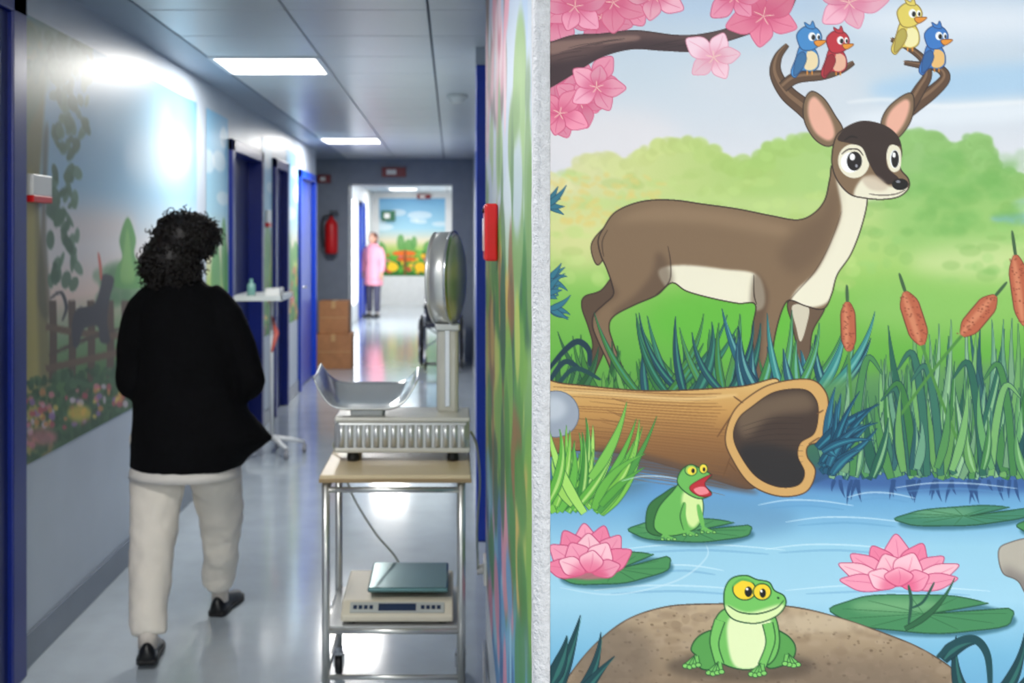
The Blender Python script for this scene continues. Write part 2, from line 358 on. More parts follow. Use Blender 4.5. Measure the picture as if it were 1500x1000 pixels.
C.stroke([(800,545),(826,514),(846,500),(862,512),(864,536)],9,(18,54,70)); C.stroke([(800,566),(826,530),(850,540)],8,(22,60,74)); C.stroke([(806,580),(840,540),(880,556)],7,(24,70,74))
# ---- reeds bank and water
C.poly([(1195,575),(1260,550),(1400,535),(1640,535),(1640,720),(1190,710)],vgrad([(520,(104,164,84)),(620,(60,120,80)),(720,(34,84,96))]),blur=14,alpha=.95)
RE=[(62,132,68),(84,152,84),(40,106,86),(104,166,90),(32,90,94),(88,146,112),(118,168,124)]
WT=vgrad([(640,(90,122,160)),(690,(78,132,190)),(740,(102,166,212)),(800,(146,202,228)),(880,(156,208,232)),(960,(114,182,218)),(1050,(96,162,206))])
C.poly([(780,650),(900,655),(1060,700),(1180,712),(1240,690),(1640,700),(1640,1080),(780,1080)],WT,sm=False,blur=3)
C.poly([(1200,684),(1640,690),(1640,718),(1200,714)],(46,84,150),alpha=.75,blur=8)
C.el(870,700,80,30,(66,104,116),alpha=.6,blur=20)
C.el(1050,760,120,30,(90,138,178),alpha=.5,blur=18)
def reeds(n,x0,x1,h0,h1,w0,w1,sp=.34):
    for k in range(n):
        x=rnd(x0,x1); h=rnd(h0,h1)*(1. if x>1290 else .72); c=random.choice(RE); dx=rnd(-sp,sp)*h*.8
        C.blade(x,rnd(684,702),x+dx,698-h,(.09 if dx>0 else -.09)+rnd(-.04,.04),rnd(w0,w1),jit(c,14),ol=(16,56,68),hi=(150,202,140) if k%3==0 else None)
reeds(100,1205,1610,90,180,8,12); reeds(70,1215,1610,120,240,11,17,.3); reeds(56,1225,1610,50,130,11,17)
for k in range(10):
    x=rnd(1240,1600); s_=random.choice((-1,1)); h=rnd(120,180); P_=[(x,696),(x+s_*8,696-h*.6),(x+s_*22,696-h),(x+s_*44,696-h*.86)]
    C.stroke(P_,0,(18,60,72),prof=[11,13,10,2]); C.stroke(P_,0,jit(random.choice(RE[:4]),10),prof=[9,11,8,1])
for k in range(46):
    x=rnd(1215,1600); C.blade(x,702,x+rnd(-12,12),rnd(716,740),.1,6,(36,76,132))
def cattail(x,y,L,a,w=17):
    a=math.radians(a); dx,dy=math.sin(a),-math.cos(a)
    C.stroke([(x-dx*L*2.6+8,y-dy*L*2.6),(x-dx*L*1.2,y-dy*L*1.2),(x+dx*L*.5,y+dy*L*.5)],4.5,(74,140,60),taper=False)
    C.stroke([(x+dx*L*.4,y+dy*L*.4),(x+dx*L*.85,y+dy*L*.85)],5,(60,96,60))
    p=[(x-dx*L*.5,y-dy*L*.5),(x,y),(x+dx*L*.5,y+dy*L*.5)]
    C.stroke(p,0,(104,46,34),prof=[8,w+2.5,w+3,w+2.5,7]); C.stroke(p,0,(190,94,62),prof=[6,w,w,w,5])
    C.stroke([(q[0]-3,q[1]) for q in p],0,(222,138,98),prof=[1,w*.3,w*.35,w*.3,1],alpha=.8,blur=1)
    for k in range(40):
        t=rnd(-.45,.45); C.el(x+dx*L*t+rnd(-w*.4,w*.4),y+dy*L*t,1.6,1.,(140,62,42),alpha=.7)
cattail(1242,478,72,-2,20); cattail(1338,466,82,-18,27); cattail(1433,462,76,40,27); cattail(1494,425,104,-8,25); cattail(1560,470,74,15,22)
reeds(14,1300,1610,60,140,10,15)
# ---- log
C.poly([(780,560),(830,562),(950,572),(1080,566),(1140,556),(1120,610),(1120,690),(1100,715),(1040,700),(960,676),(900,662),(830,660),(780,668)],vgrad([(556,(222,178,106)),(600,(202,148,76)),(640,(156,106,56)),(700,(108,74,48))]),ol=(84,54,34),ow=2)
for k in range(32):
    y=568+k*3.8; C.stroke([(rnd(796,900),y+rnd(-2,2)),(930,y+6+k*.3),(1010,y+9+k*.6),(rnd(1040,1070),y+8+k*1.)],rnd(1.2,2.6),(134,88,46),alpha=.65)
C.stroke([(800,572),(900,577),(1000,584),(1080,578)],6,(240,204,140),alpha=.6,blur=2)
C.poly([(880,655),(960,668),(1060,700),(1110,722),(1040,712),(950,690),(880,675)],(90,70,60),alpha=.7,blur=4)
C.poly([(1092,584),(1130,562),(1184,555),(1208,572),(1213,600),(1206,642),(1184,652),(1182,668),(1194,690),(1180,720),(1140,726),(1098,708),(1070,668),(1062,640),(1072,606)],(212,162,92),ol=(84,54,34),ow=1.8)
inner=[(1100,596),(1134,574),(1176,570),(1194,584),(1198,606),(1192,634),(1172,648),(1168,668),(1178,692),(1168,710),(1138,712),(1106,696),(1082,662),(1074,636),(1082,612)]
C.poly(inner,(66,50,42),ol=(60,38,26),sh=[([(1080,600),(1130,580),(1180,575),(1190,600),(1130,610),(1090,640)],(116,94,72),.8,8),([(1080,660),(1120,650),(1180,670),(1175,715),(1120,712)],(34,34,38),.8,8)])
for k in range(10): C.stroke([(1084+k*3,625+k*6),(1130,612+k*8),(1176,612+k*8)],1.2,(44,34,30),alpha=.5)
for (x,y,x2,y2) in [(1072,606,1050,640),(1070,668,1058,700),(1088,590,1074,580),(1078,690,1066,676),(1200,640,1184,650),(1206,600,1196,606)]: C.stroke([(x,y),((x+x2)/2,(y+y2)/2),(x2,y2)],2.2,(110,72,40))
C.el(814,606,34,34,(150,160,176),ol=(90,100,116)); C.el(808,598,22,18,(194,202,212),blur=6,alpha=.8)
for k in range(22):
    C.blade(rnd(1196,1220),rnd(655,700),rnd(1215,1290),rnd(560,680),rnd(-.2,.2),rnd(10,16),jit((18,82,112),12),ol=(10,40,66),hi=(50,140,160))
GR=[(92,178,58),(122,198,68),(66,148,56),(156,214,90)]
for k in range(42):
    x=rnd(796,880); h=rnd(60,150); dx=rnd(-.5,.75)*h*.9
    C.blade(x,rnd(735,752),x+dx,748-h,rnd(-.06,.06)+(.16 if dx>0 else -.16),rnd(10,16),jit(random.choice(GR),10),ol=(30,96,46),hi=(190,230,124) if k%2 else None)
C.blade(870,745,945,664,-.25,13,(100,182,64),ol=(36,100,50)); C.blade(865,700,918,588,.12,14,(120,196,74),ol=(36,100,50)); C.blade(880,740,944,684,-.1,11,(84,168,58),ol=(36,100,50))
for (x,y,rx) in [(1030,800,120),(1240,760,90),(1300,860,150),(990,860,120),(1180,735,70),(1400,710,90),(960,700,50),(1290,724,50),(1220,800,100),(1000,830,60)]:
    C.stroke([(x-rx,y+4),(x-rx*.4,y-3),(x+rx*.3,y-2),(x+rx,y+5)],2.4,(212,236,246),alpha=.55)
    C.stroke([(x-rx*.8,y+9),(x,y+5),(x+rx*.8,y+11)],3.5,(86,150,200),alpha=.35)
C.stroke([(820,860),(900,870),(990,850),(1035,815),(1030,790)],2.6,(196,226,240),alpha=.6)
def pad(cx,cy,rx,ry,rot=0,c=(70,146,84)):
    C.el(cx+3,cy+6,rx,ry,(36,94,112),rot=rot,alpha=.7,blur=3)
    t=np.linspace(.15,2*np.pi-.15,40); a=math.radians(rot); w=1+.03*np.sin(t*7)
    P=[(cx+rx*.1,cy)]+[(cx+rx*w[i]*math.cos(t[i]-.6)*math.cos(a)-ry*w[i]*math.sin(t[i]-.6)*math.sin(a),cy+rx*w[i]*math.cos(t[i]-.6)*math.sin(a)+ry*w[i]*math.sin(t[i]-.6)*math.cos(a)) for i in range(40)]
    m=C.mask(np.array(P)); C.paint(m,c); f=C.full(m)
    C.el(cx-rx*.3,cy-ry*.4,rx*.5,ry*.4,(136,190,132),alpha=.6,blur=8,clip=f)
    for k in range(11):
        q=k*.57; C.stroke([(cx,cy),(cx+rx*.5*math.cos(q),cy+ry*.5*math.sin(q)),(cx+rx*.92*math.cos(q),cy+ry*.92*math.sin(q))],1.2,(40,104,60),alpha=.7,clip=f)
    C.stroke(np.array(P+P[:1]),1.6,(28,84,56),sm=False,taper=False)
pad(1012,776,90,17); pad(900,832,84,22,-6); pad(1410,755,98,14,-3,(60,132,104)); pad(1352,898,134,28,2,(66,140,88)); pad(1560,770,70,16)
def lotus(cx,cy,w,h,P):
    for (dx,dy,ww,c) in P:
        C.leaf(cx+dx*w*.12,cy,cx+dx*w,cy-dy*h,ww*w*1.18,jit(c,5),ol=(196,50,104),ow=1.2,rib=(226,92,136),base=(230,66,116),fat=.6)
l1=(246,150,178); l2=(240,120,156); l3=(252,190,204)
lotus(862,838,66,72,[(-.1,1.,.5,l1),(.35,.95,.5,l2),(-.55,.85,.5,l2),(.7,.75,.48,l1),(-.85,.55,.45,l1),(.95,.45,.42,l2),(-.95,.15,.36,l2),(0,.8,.55,l3),(-.4,.6,.5,l1),(.42,.6,.5,l3),(-.65,.25,.36,l3),(.7,.15,.34,l1),(.1,.45,.45,l3)])
C.el(862,842,30,6,(226,90,130),blur=3,alpha=.7)
lotus(1316,858,88,78,[(-.05,.98,.4,l1),(.4,.8,.4,l2),(-.45,.75,.38,l2),(.75,.55,.32,l1),(-.8,.6,.32,l1),(1.,.4,.26,l3),(-1.,.42,.26,l3),(.98,.15,.24,l1),(-.98,.12,.24,l1),(-.25,.6,.42,l3),(.25,.62,.42,l3),(-.5,.25,.3,l3),(.5,.2,.3,l1),(0,.35,.4,l3)])
C.stroke([(1330,856),(1334,880),(1330,915)],5,(40,90,70)); C.stroke([(1334,890),(1352,880),(1368,852)],4,(30,84,70)); C.blade(1325,920,1398,845,.2,8,(44,104,66),ol=(20,60,40))
C.poly([(1462,806),(1478,794),(1520,786),(1600,790),(1620,860),(1520,880),(1490,850),(1468,838)],(180,172,158),ol=(96,88,84),sh=[([(1470,830),(1520,850),(1600,850),(1600,900),(1480,880)],(124,116,112),.8,10)])
rock=[(824,1010),(846,972),(880,935),(922,905),(975,888),(1030,884),(1090,884),(1160,888),(1222,902),(1290,925),(1350,950),(1400,984),(1430,1030),(1430,1080),(810,1080)]
m=C.poly(rock,vgrad([(884,(190,164,130)),(940,(168,144,114)),(1000,(140,118,94))]),ol=(84,66,54),ow=2)
rf=C.full(m)
for k in range(620):
    C.el(rnd(830,1420),rnd(888,1050),rnd(2,16),rnd(2,8),jit((156,132,106),34),alpha=.34,blur=rnd(0,3),clip=rf)
for k in range(500):
    C.el(rnd(830,1420),rnd(888,1050),rnd(1,3),rnd(1,2),jit((120,100,80),40),alpha=.5,clip=rf)
C.el(900,960,60,50,(114,98,84),alpha=.6,blur=20,clip=rf); C.el(1250,990,120,30,(120,102,86),alpha=.5,blur=20,clip=rf); C.el(1200,912,90,14,(206,186,156),alpha=.6,blur=8,clip=rf)
C.el(1085,975,110,22,(84,70,58),alpha=.7,blur=8,clip=rf)
for q in [(815,1060,880,925,.2),(800,1040,850,900,.05),(830,1060,900,960,-.1),(806,1000,830,930,.1),(1440,1060,1400,930,-.25),(1445,1040,1500,925,.2),(1450,1060,1530,950,.1),(1430,1060,1480,1000,.2),(1380,965,1440,940,-.3)]:
    C.blade(*q,22,(20,66,74),ol=(8,34,50),hi=(50,120,110))
C.stroke([(1372,962),(1400,940),(1428,936),(1446,960),(1450,1010)],12,(24,74,82))
# ---- small frog
FG=(104,186,82); FO=(24,76,40)
C.poly([(946,770),(950,740),(972,722),(990,712),(1000,722),(992,760),(975,782),(955,782)],(52,116,58),ol=FO)
C.poly([(958,772),(964,744),(984,720),(1000,704),(1022,716),(1030,740),(1024,768),(1004,780),(976,784)],FG,ol=FO,sh=[([(1000,722),(1026,716),(1032,745),(1016,772),(1002,756)],(212,236,152),1.,3)])
C.poly([(992,706),(998,688),(1012,680),(1026,686),(1042,696),(1030,708),(1042,722),(1026,730),(1006,722)],FG,ol=FO)
C.poly([(1010,712),(1042,694),(1032,708),(1042,724),(1024,726)],(196,36,48),ol=(100,20,30),ow=1); C.poly([(1016,716),(1030,712),(1038,721),(1024,724)],(244,130,140))
C.el(1012,688,9,8,(150,202,90),ol=FO); C.el(1013,689,6.5,6,(248,220,56)); C.el(1015,689,2.4,3.4,(20,20,20)); C.el(1030,686,6,7,(248,220,56),ol=FO); C.el(1031,687,2,3,(20,20,20))
C.stroke([(1002,735),(1000,755),(1006,776)],9,FG); C.stroke([(1022,738),(1026,756),(1030,772)],7,FG); C.stroke([(1002,735),(996,755),(1001,776)],1.3,FO)
for (x,y) in [(1004,778),(1030,774),(972,784)]:
    for k in (-1,0,1): C.stroke([(x,y-3),(x+k*5+3,y+2),(x+k*9+6,y+5)],3.6,FG); C.el(x+k*9+7,y+5,2.6,2.,(134,204,100),ol=FO,ow=.8)
# ---- big frog
C.poly([(1022,962),(1012,950),(1022,932),(1044,922),(1062,930),(1066,960),(1046,978),(1026,978)],(84,162,74),ol=FO,ow=1.8)
C.poly([(1130,925),(1150,928),(1164,944),(1162,962),(1146,974),(1122,974)],(84,162,74),ol=FO,ow=1.8)
C.poly([(1044,930),(1048,905),(1064,890),(1100,886),(1130,896),(1140,920),(1140,950),(1126,972),(1092,980),(1060,972),(1046,955)],(112,194,90),ol=FO,ow=1.8,sh=[([(1068,905),(1100,900),(1128,906),(1124,950),(1110,976),(1078,976),(1066,945)],(226,240,182),1.,3)])
C.poly([(1060,880),(1062,860),(1072,846),(1092,842),(1108,848),(1126,852),(1134,864),(1148,872),(1150,886),(1136,902),(1108,912),(1078,908),(1064,896)],(112,198,90),ol=FO,ow=1.8,sh=[([(1062,886),(1096,896),(1146,884),(1140,905),(1100,918),(1070,912)],(218,238,168),1.,2)])
C.stroke([(1066,886),(1084,896),(1110,898),(1136,890),(1148,878)],2,FO); C.stroke([(1138,874),(1141,876)],3,FO)
C.el(1090,863,17,15,(252,212,36),rot=10,ol=FO,ow=1.6); C.el(1116,866,13,12,(252,212,36),ol=FO,ow=1.6)
C.el(1096,866,5.5,7.5,(18,18,18)); C.el(1117,868,4.5,6.5,(18,18,18)); C.el(1094,862,2,2,(255,255,255)); C.el(1115,865,1.6,2,(255,255,255))
C.stroke([(1072,858),(1086,848),(1104,852)],4,(92,178,76)); 
for s_,pp in ((-1,[(1054,908),(1046,940),(1054,972)]),(1,[(1124,912),(1128,940),(1116,974)])):
    C.stroke(pp,0,FO,prof=[17,16,13,14]); C.stroke(pp,0,(116,198,92),prof=[14,13,10,11])
for (x,y,d) in [(1054,974,-1),(1116,976,-1),(1020,964,-1),(1152,962,1)]:
    for k in (-1,0,1,2):
        ex,ey=x+d*10+k*7*(1 if d<0 else -1)*.9,y+8+abs(k)*1.5*(-1)
        C.stroke([(x,y-4),((x+ex)/2,y+3),(ex,ey+3)],0,FO,prof=[7,6.4,6]); C.stroke([(x,y-4),((x+ex)/2,y+3),(ex,ey+3)],0,(116,198,92),prof=[5,4.4,4]); C.el(ex,ey+4,4.2,3.4,(130,210,100),ol=FO,ow=1)
MM=mural_mat('mural_paint',rough=.5,spec=.3)
def fm(x,y): 
    return np.stack([(x-VX)*YM/F,np.full_like(x,YM-.0015),CH-(y-VY)*YM/F],1)
C.mute(.10,.975)
C.mesh('wall_mural',fm,MM)

# ============================================================ LEFT MURALS (wall plane)
def leftcanvas(ya,yb,za,zb,st=.01):
    tf=lambda P: np.stack([(-XL*F)/np.maximum(VX-P[:,0],60),CEIL-(CH-(P[:,1]-VY)*((-XL*F)/np.maximum(VX-P[:,0],60))/F)],1)
    c=Canvas(ya,CEIL-zb,yb,CEIL-za,st,tf=tf); return c
def yz_rect(c,col_stops):
    zs=CEIL-(np.arange(c.H)*c.st+c.y0); st=sorted(col_stops,key=lambda q:q[0]); cs=np.array([q[1] for q in st],float); zz=[q[0] for q in st]
    g=np.stack([np.interp(zs,zz,cs[:,k]) for k in range(3)],-1); c.a[:]=g[:,None,:]
LM=mural_mat('mural_glossy',rough=.40,spec=.45,bump=.08)
RM=mural_mat('mural_satin',rough=.5,spec=.25,bump=.08)
def lm3(x,y): return np.stack([np.full_like(x,XL+.003),x,CEIL-y],1)
B=leftcanvas(3.84,6.5,.72,2.33,.008)
yz_rect(B,[(.72,(50,86,44)),(.95,(76,118,56)),(1.12,(116,150,100)),(1.3,(222,196,182)),(1.5,(208,208,210)),(1.75,(140,180,206)),(2.33,(100,148,180))])
B.el(190,170,60,40,(160,194,214),blur=12,alpha=.7); B.el(230,230,50,40,(202,214,222),blur=12,alpha=.6); B.el(120,330,80,25,(230,200,186),blur=8,alpha=.5)
for k in range(14): B.el(rnd(120,280),rnd(395,440),rnd(10,24),rnd(10,20),jit((88,134,86),12),alpha=.6,blur=2)
B.poly([(168,420),(170,392),(178,376),(174,350),(186,318),(198,348),(196,372),(206,392),(206,420)],(92,150,78)); B.poly([(176,410),(180,370),(186,335),(192,380),(196,410)],(136,184,96),alpha=.7,blur=2)
B.poly([(26,700),(26,90),(60,60),(64,150),(56,300),(66,420),(78,640),(76,690)],(126,120,72),blur=1); B.poly([(30,640),(34,300),(48,260),(52,400),(56,620)],(182,166,84),alpha=.75,blur=3)
B.poly([(54,440),(60,300),(62,200),(70,190),(66,320),(72,460)],(86,80,54),alpha=.7,blur=2)
B.poly([(26,35),(120,60),(116,110),(80,110),(50,170),(26,200)],(90,116,76),alpha=.75,blur=4)
for k in range(240):
    x=rnd(26,132); y=rnd(50,420)
    if x>70 and 230<y<250: continue
    if x<60 and y>300: continue
    if y>110 and not(84<x<132 and y<200 or 72<x<114): continue
    B.el(x,y,rnd(3,8),rnd(6,16),jit((66,102,68),22),rot=rnd(-30,30),alpha=.85)
for x in (76,104,132,160,182): B.stroke([(x,440),(x+1,500),(x,560)],11,(88,66,44),taper=False)
B.stroke([(66,478),(120,488),(190,492)],10,(104,80,54),taper=False); B.stroke([(66,540),(120,528),(190,512)],10,(104,80,54),taper=False); B.stroke([(70,520),(130,495),(180,480)],6,(80,62,44))
B.poly([(104,476),(112,452),(136,446),(146,420),(150,402),(166,408),(160,436),(156,470),(160,500),(146,500),(142,478),(122,482),(114,506),(106,506)],(54,50,54)); B.stroke([(147,410),(146,390),(143,370)],4,(206,96,80)); B.stroke([(72,438),(88,428),(96,450),(90,470)],5,(56,56,56))
B.poly([(100,590),(120,560),(140,590),(130,620),(108,620)],(130,64,52))
for k in range(360):
    x=rnd(28,190); t=(x-28)/160.; y=rnd(560-30*t,690-85*t); B.el(x,y,rnd(2,7),rnd(3,9),jit((50,88,44),24),alpha=.8)
for k in range(74):
    x=rnd(34,186); t=(x-28)/160.; y=rnd(580-25*t,665-75*t); B.el(x,y,rnd(2,5),rnd(3,6),random.choice([(206,120,128),(180,70,84),(214,184,80),(200,180,194),(140,100,160),(196,130,70)]),alpha=.85)
B.el(115,605,18,12,(224,190,60),alpha=.8,blur=1); B.el(60,640,24,12,(196,110,124),alpha=.7,blur=1)
B.mute(.08); B.mesh('wall_mural',lm3,LM)
def meadow(name,ya,yb,to3,mt,za=.72,zb=2.33,st=.012,seed=1,sky=(124,180,214),orange=False):
    c=Canvas(ya,CEIL-zb,yb,CEIL-za,st); R=np.random.RandomState(seed)
    yz_rect(c,[(.72,(50,110,44)),(1.05,(92,164,60)),(1.25,(170,194,104)),(1.42,(222,210,182)),(1.7,(160,204,222)),(2.33,sky)])
    for k in range(int(90*(yb-ya))):
        x=R.uniform(ya,yb); z=R.uniform(.74,1.2); col=[(36,100,38),(76,152,52),(206,70,56),(238,190,50),(220,104,136),(90,174,60)][R.randint(6)]
        c.el(x,CEIL-z,R.uniform(.02,.06),R.uniform(.02,.06),col,alpha=.85)
    for k in range(int(5*(yb-ya))+2):
        x=R.uniform(ya,yb); z=R.uniform(1.2,1.45); c.el(x,CEIL-z,R.uniform(.06,.16),R.uniform(.1,.25),(88,152,78),alpha=.8)
    for k in range(int(4*(yb-ya))+2):
        c.el(R.uniform(ya,yb),CEIL-R.uniform(1.7,2.2),R.uniform(.1,.3),R.uniform(.04,.09),(230,236,240),alpha=.6)
    if orange:
        for (x,z,rx,rz,cc) in [(-1.05,1.15,.26,.06,(226,110,40)),(-1.0,1.02,.22,.05,(214,96,36)),(-1.03,.95,.03,.3,(130,76,40)),(-.7,.85,.12,.1,(250,190,40)),(-1.3,.85,.12,.1,(240,200,50)),(-.4,.9,.1,.12,(60,130,50))]: c.el(x,CEIL-z,rx,rz,cc)
    return c.mesh(name,to3,mt)
meadow('wall_mural',6.75,7.4,lm3,LM,seed=3); meadow('wall_mural',8.72,9.2,lm3,LM,seed=4); meadow('wall_mural',10.0,10.75,lm3,LM,seed=5)
def rm3(x,y): return np.stack([np.full_like(x,XR-.002),x,CEIL-y],1)
S=Canvas(1.60,CEIL-2.4,3.82,CEIL-.35,.01)
yz_rect(S,[(.35,(64,130,196)),(.7,(104,170,210)),(.95,(76,136,96)),(1.15,(80,150,70)),(1.4,(150,194,110)),(1.6,(204,218,224)),(2.0,(186,204,228)),(2.4,(212,168,190))])
for k in range(300):
    y=RS.uniform(1.6,3.8); z=RS.uniform(.4,2.4)
    if z>1.85: col=[(240,150,176),(220,90,126),(116,80,80),(244,196,208),(170,198,232)][RS.randint(5)]
    elif z>1.5: col=[(190,205,225),(120,166,84),(150,194,110),(96,142,84)][RS.randint(4)]
    elif z>.85: col=[(66,142,54),(120,180,64),(46,98,76),(146,100,60),(196,206,90),(220,176,80)][RS.randint(6)]
    else: col=[(84,156,210),(46,106,174),(66,146,80),(232,134,162),(150,208,232)][RS.randint(5)]
    S.el(y,CEIL-z,RS.uniform(.04,.2),RS.uniform(.03,.16),col,alpha=.85,blur=1)
S.mute(.18,.95); S.mesh('wall_mural',rm3,RM)

# ============================================================ ROOM SHELL
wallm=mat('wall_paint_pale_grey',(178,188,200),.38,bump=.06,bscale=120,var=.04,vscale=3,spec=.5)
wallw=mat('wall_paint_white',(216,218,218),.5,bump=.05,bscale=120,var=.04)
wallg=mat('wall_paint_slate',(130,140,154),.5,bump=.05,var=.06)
basem=mat('baseboard_vinyl',(108,118,132),.3,var=.06)
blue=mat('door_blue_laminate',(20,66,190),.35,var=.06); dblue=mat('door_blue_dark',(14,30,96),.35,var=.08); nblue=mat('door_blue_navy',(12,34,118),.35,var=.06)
floorm=mat('floor_linoleum',(174,184,192),.13,var=.07,vscale=5,spec=.65,coat=.3,bump=.015,bscale=6)
ceilm=mat('ceiling_panel_metal',(226,230,232),.32,metal=.0,var=.02,vscale=2,spec=.8)
ceilb=mat('ceiling_band',(154,168,184),.4,var=.03); gapm=mat('ceiling_gap',(90,98,110),.6,var=.05)
T=.12
FR0=-2.2
box('floor',-2.6,3.3,FR0-.1,24.2,-.1,0,floorm)
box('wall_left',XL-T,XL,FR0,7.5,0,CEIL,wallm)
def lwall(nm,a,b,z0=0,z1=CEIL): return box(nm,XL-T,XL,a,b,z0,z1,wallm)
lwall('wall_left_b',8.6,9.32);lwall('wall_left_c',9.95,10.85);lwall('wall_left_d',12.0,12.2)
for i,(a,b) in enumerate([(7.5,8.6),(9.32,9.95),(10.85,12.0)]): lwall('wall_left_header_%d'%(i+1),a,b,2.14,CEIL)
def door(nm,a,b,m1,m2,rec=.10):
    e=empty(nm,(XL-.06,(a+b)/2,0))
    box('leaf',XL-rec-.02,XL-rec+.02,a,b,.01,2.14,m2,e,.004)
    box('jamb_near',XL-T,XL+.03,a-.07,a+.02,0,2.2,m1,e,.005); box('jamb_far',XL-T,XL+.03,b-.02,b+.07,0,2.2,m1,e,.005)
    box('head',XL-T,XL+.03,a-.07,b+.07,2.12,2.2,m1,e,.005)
    bm=bmesh.new(); tube(bm,[(XL-rec+.02,a+.12,1.02),(XL-rec+.07,a+.12,1.02),(XL-rec+.07,a+.24,1.02)],.011); obj('handle',bm,mat('steel_satin',(190,192,196),.25,metal=1),e)
    return e
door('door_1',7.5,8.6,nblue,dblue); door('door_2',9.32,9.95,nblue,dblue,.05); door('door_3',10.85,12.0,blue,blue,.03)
e=empty('door_4',(XL,3.3,0))
box('leaf',XL,XL+.015,2.7,3.72,.01,2.3,dblue,e,.003); box('jamb_far',XL,XL+.035,3.70,3.82,0,2.42,nblue,e,.006); box('jamb_near',XL,XL+.035,2.62,2.72,0,2.42,nblue,e,.006); box('head',XL,XL+.035,2.62,3.82,2.3,2.42,nblue,e,.006)
for nm,a,b in (('baseboard_left',3.82,7.42),('baseboard_left_b',8.68,9.24),('baseboard_left_c',10.03,10.77)):
    box(nm,XL,XL+.012,a,b,0,.12,basem,None,.003)
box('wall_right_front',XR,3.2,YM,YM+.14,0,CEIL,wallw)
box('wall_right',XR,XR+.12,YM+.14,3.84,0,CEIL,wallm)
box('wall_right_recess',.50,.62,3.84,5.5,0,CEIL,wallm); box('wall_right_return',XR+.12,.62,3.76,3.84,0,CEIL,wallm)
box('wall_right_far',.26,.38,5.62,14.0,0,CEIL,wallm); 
e=empty('door_5',(.4,4.7,0)); box('leaf',.46,.495,3.9,5.45,.01,2.2,dblue,e,.003); box('jamb_far',XR+.002,.5,5.5,5.62,0,2.4,blue,e,.006)
box('wall_right_header',XR,.5,5.5,5.62,2.4,CEIL,wallm)
box('baseboard_right',XR-.012,XR,YM,3.84,0,.12,basem,None,.003); box('baseboard_right_far',.248,.26,5.62,13.5,0,.12,basem)
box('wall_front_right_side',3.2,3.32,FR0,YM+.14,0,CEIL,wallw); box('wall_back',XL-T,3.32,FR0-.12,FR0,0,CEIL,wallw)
bm=bmesh.new(); w1,w2,t_=.0205,.04,.0035; r=.006
prof=[(XR+w1,YM-.0005),(XR+w1-.001,YM-t_),(XR+r,YM-t_)]+[(XR+r-t_*0-(r+t_)*math.sin(a)*1.0,YM+r-(r+t_)*math.cos(a)) for a in [i*math.pi/10 for i in range(1,5)]]+[(XR-t_,YM+r),(XR-t_,YM+w2-.001),(XR-.0003,YM+w2),(XR+.001,YM+.001)]
zs=[i*CEIL/60 for i in range(61)]
rings(bm,[[(p[0]+ (random.uniform(-.0006,.0006) if 0<i<len(prof)-2 else 0),p[1]+(random.uniform(-.0006,.0006) if 0<i<len(prof)-2 else 0),z) for i,p in enumerate(prof)] for z in zs])
obj('trim_1',bm,mat('corner_plaster',(214,214,218),.75,bump=.7,bscale=160,var=.10,vscale=90))
box('wall_left_alcove',-2.42,-2.30,12.2,14,0,CEIL,wallg); box('wall_left_return',-2.42,XL-T,12.1,12.2,0,CEIL,wallm)
box('wall_portal_left',-2.42,-1.28,13.5,14.0,0,CEIL,wallg); box('wall_portal_right',0.0,.26,13.5,14.0,0,CEIL,wallg); box('wall_portal_lintel',-1.28,0,13.5,14.0,2.17,CEIL,wallg)
box('wall_far_left',-1.87,-1.75,14,17.6,0,CEIL,wallw); box('wall_far_left_b',-1.87,-1.75,20.3,24.0,0,CEIL,wallw)
box('wall_far_left_sill',-1.87,-1.75,17.6,20.3,0,.25,wallw); box('wall_far_left_head',-1.87,-1.75,17.6,20.3,2.25,CEIL,wallw)
box('wall_far_right',.1,.22,14,24,0,CEIL,wallw); box('wall_end',-1.87,.22,24,24.12,0,CEIL,wallw)
e=empty('door_6',(-1.75,21.2,0)); box('leaf',-1.75,-1.73,20.6,21.5,.01,2.1,blue,e,.003); box('frame_a',-1.75,-1.70,20.5,20.6,0,2.18,blue,e); box('frame_b',-1.75,-1.70,21.5,21.6,0,2.18,blue,e); box('head',-1.75,-1.70,20.5,21.6,2.1,2.18,blue,e)
e=empty('window_1',(-1.8,18.95,1.2))
box('glass',-1.83,-1.81,17.6,20.3,.25,2.25,mat('bright_daylight_glass',(235,240,245),.3,emit=(235,240,250),estr=3.5),e)
for q in (17.6,18.95,20.24): box('mullion',-1.80,-1.74,q,q+.06,.25,2.25,wallw,e)
box('rail_a',-1.80,-1.74,17.6,20.3,.25,.31,wallw,e); box('rail_b',-1.80,-1.74,17.6,20.3,2.19,2.25,wallw,e)
def em3(x,y): return np.stack([x,np.full_like(x,23.995),CEIL-y],1)
meadow('wall_mural',-1.6,-.15,em3,RM,za=.66,zb=2.36,seed=9,sky=(120,178,218),orange=True)
# ceiling
ce=empty('ceiling',(0,5,CEIL))
box('slab',-2.6,3.4,FR0-.1,24.2,CEIL+.03,CEIL+.12,gapm,ce)
LIGHTS=[(-1.0,1.9),(-1.0,6.1),(-1.0,10.9),(-1.0,17.5),(-1.0,22.3),(.8,-.5),(2.0,-.5),(.8,-1.7),(-1.0,-1.1)]  # panels behind the camera are unseen, added to light the front mural
bm=bmesh.new()
def islight(cx,cy): return any(abs(cx-a)<.2 and abs(cy-b)<.2 for a,b in LIGHTS)
xe=[-1.3+.6*k for k in range(9)]; 
for k in range(-14,31):
    y0=5.8+.6*k
    if y0>24: continue
    for x0 in xe:
        if y0>=1.56 and x0>.3: continue
        if y0<FR0-.5 : continue
        if islight(x0+.3,y0+.3): continue
        bbox(bm,x0+.005,x0+.595,y0+.005,y0+.595,CEIL,CEIL+.03)
obj('panels',bm,ceilm,ce,smooth=False,bevel=.002,seg=1)
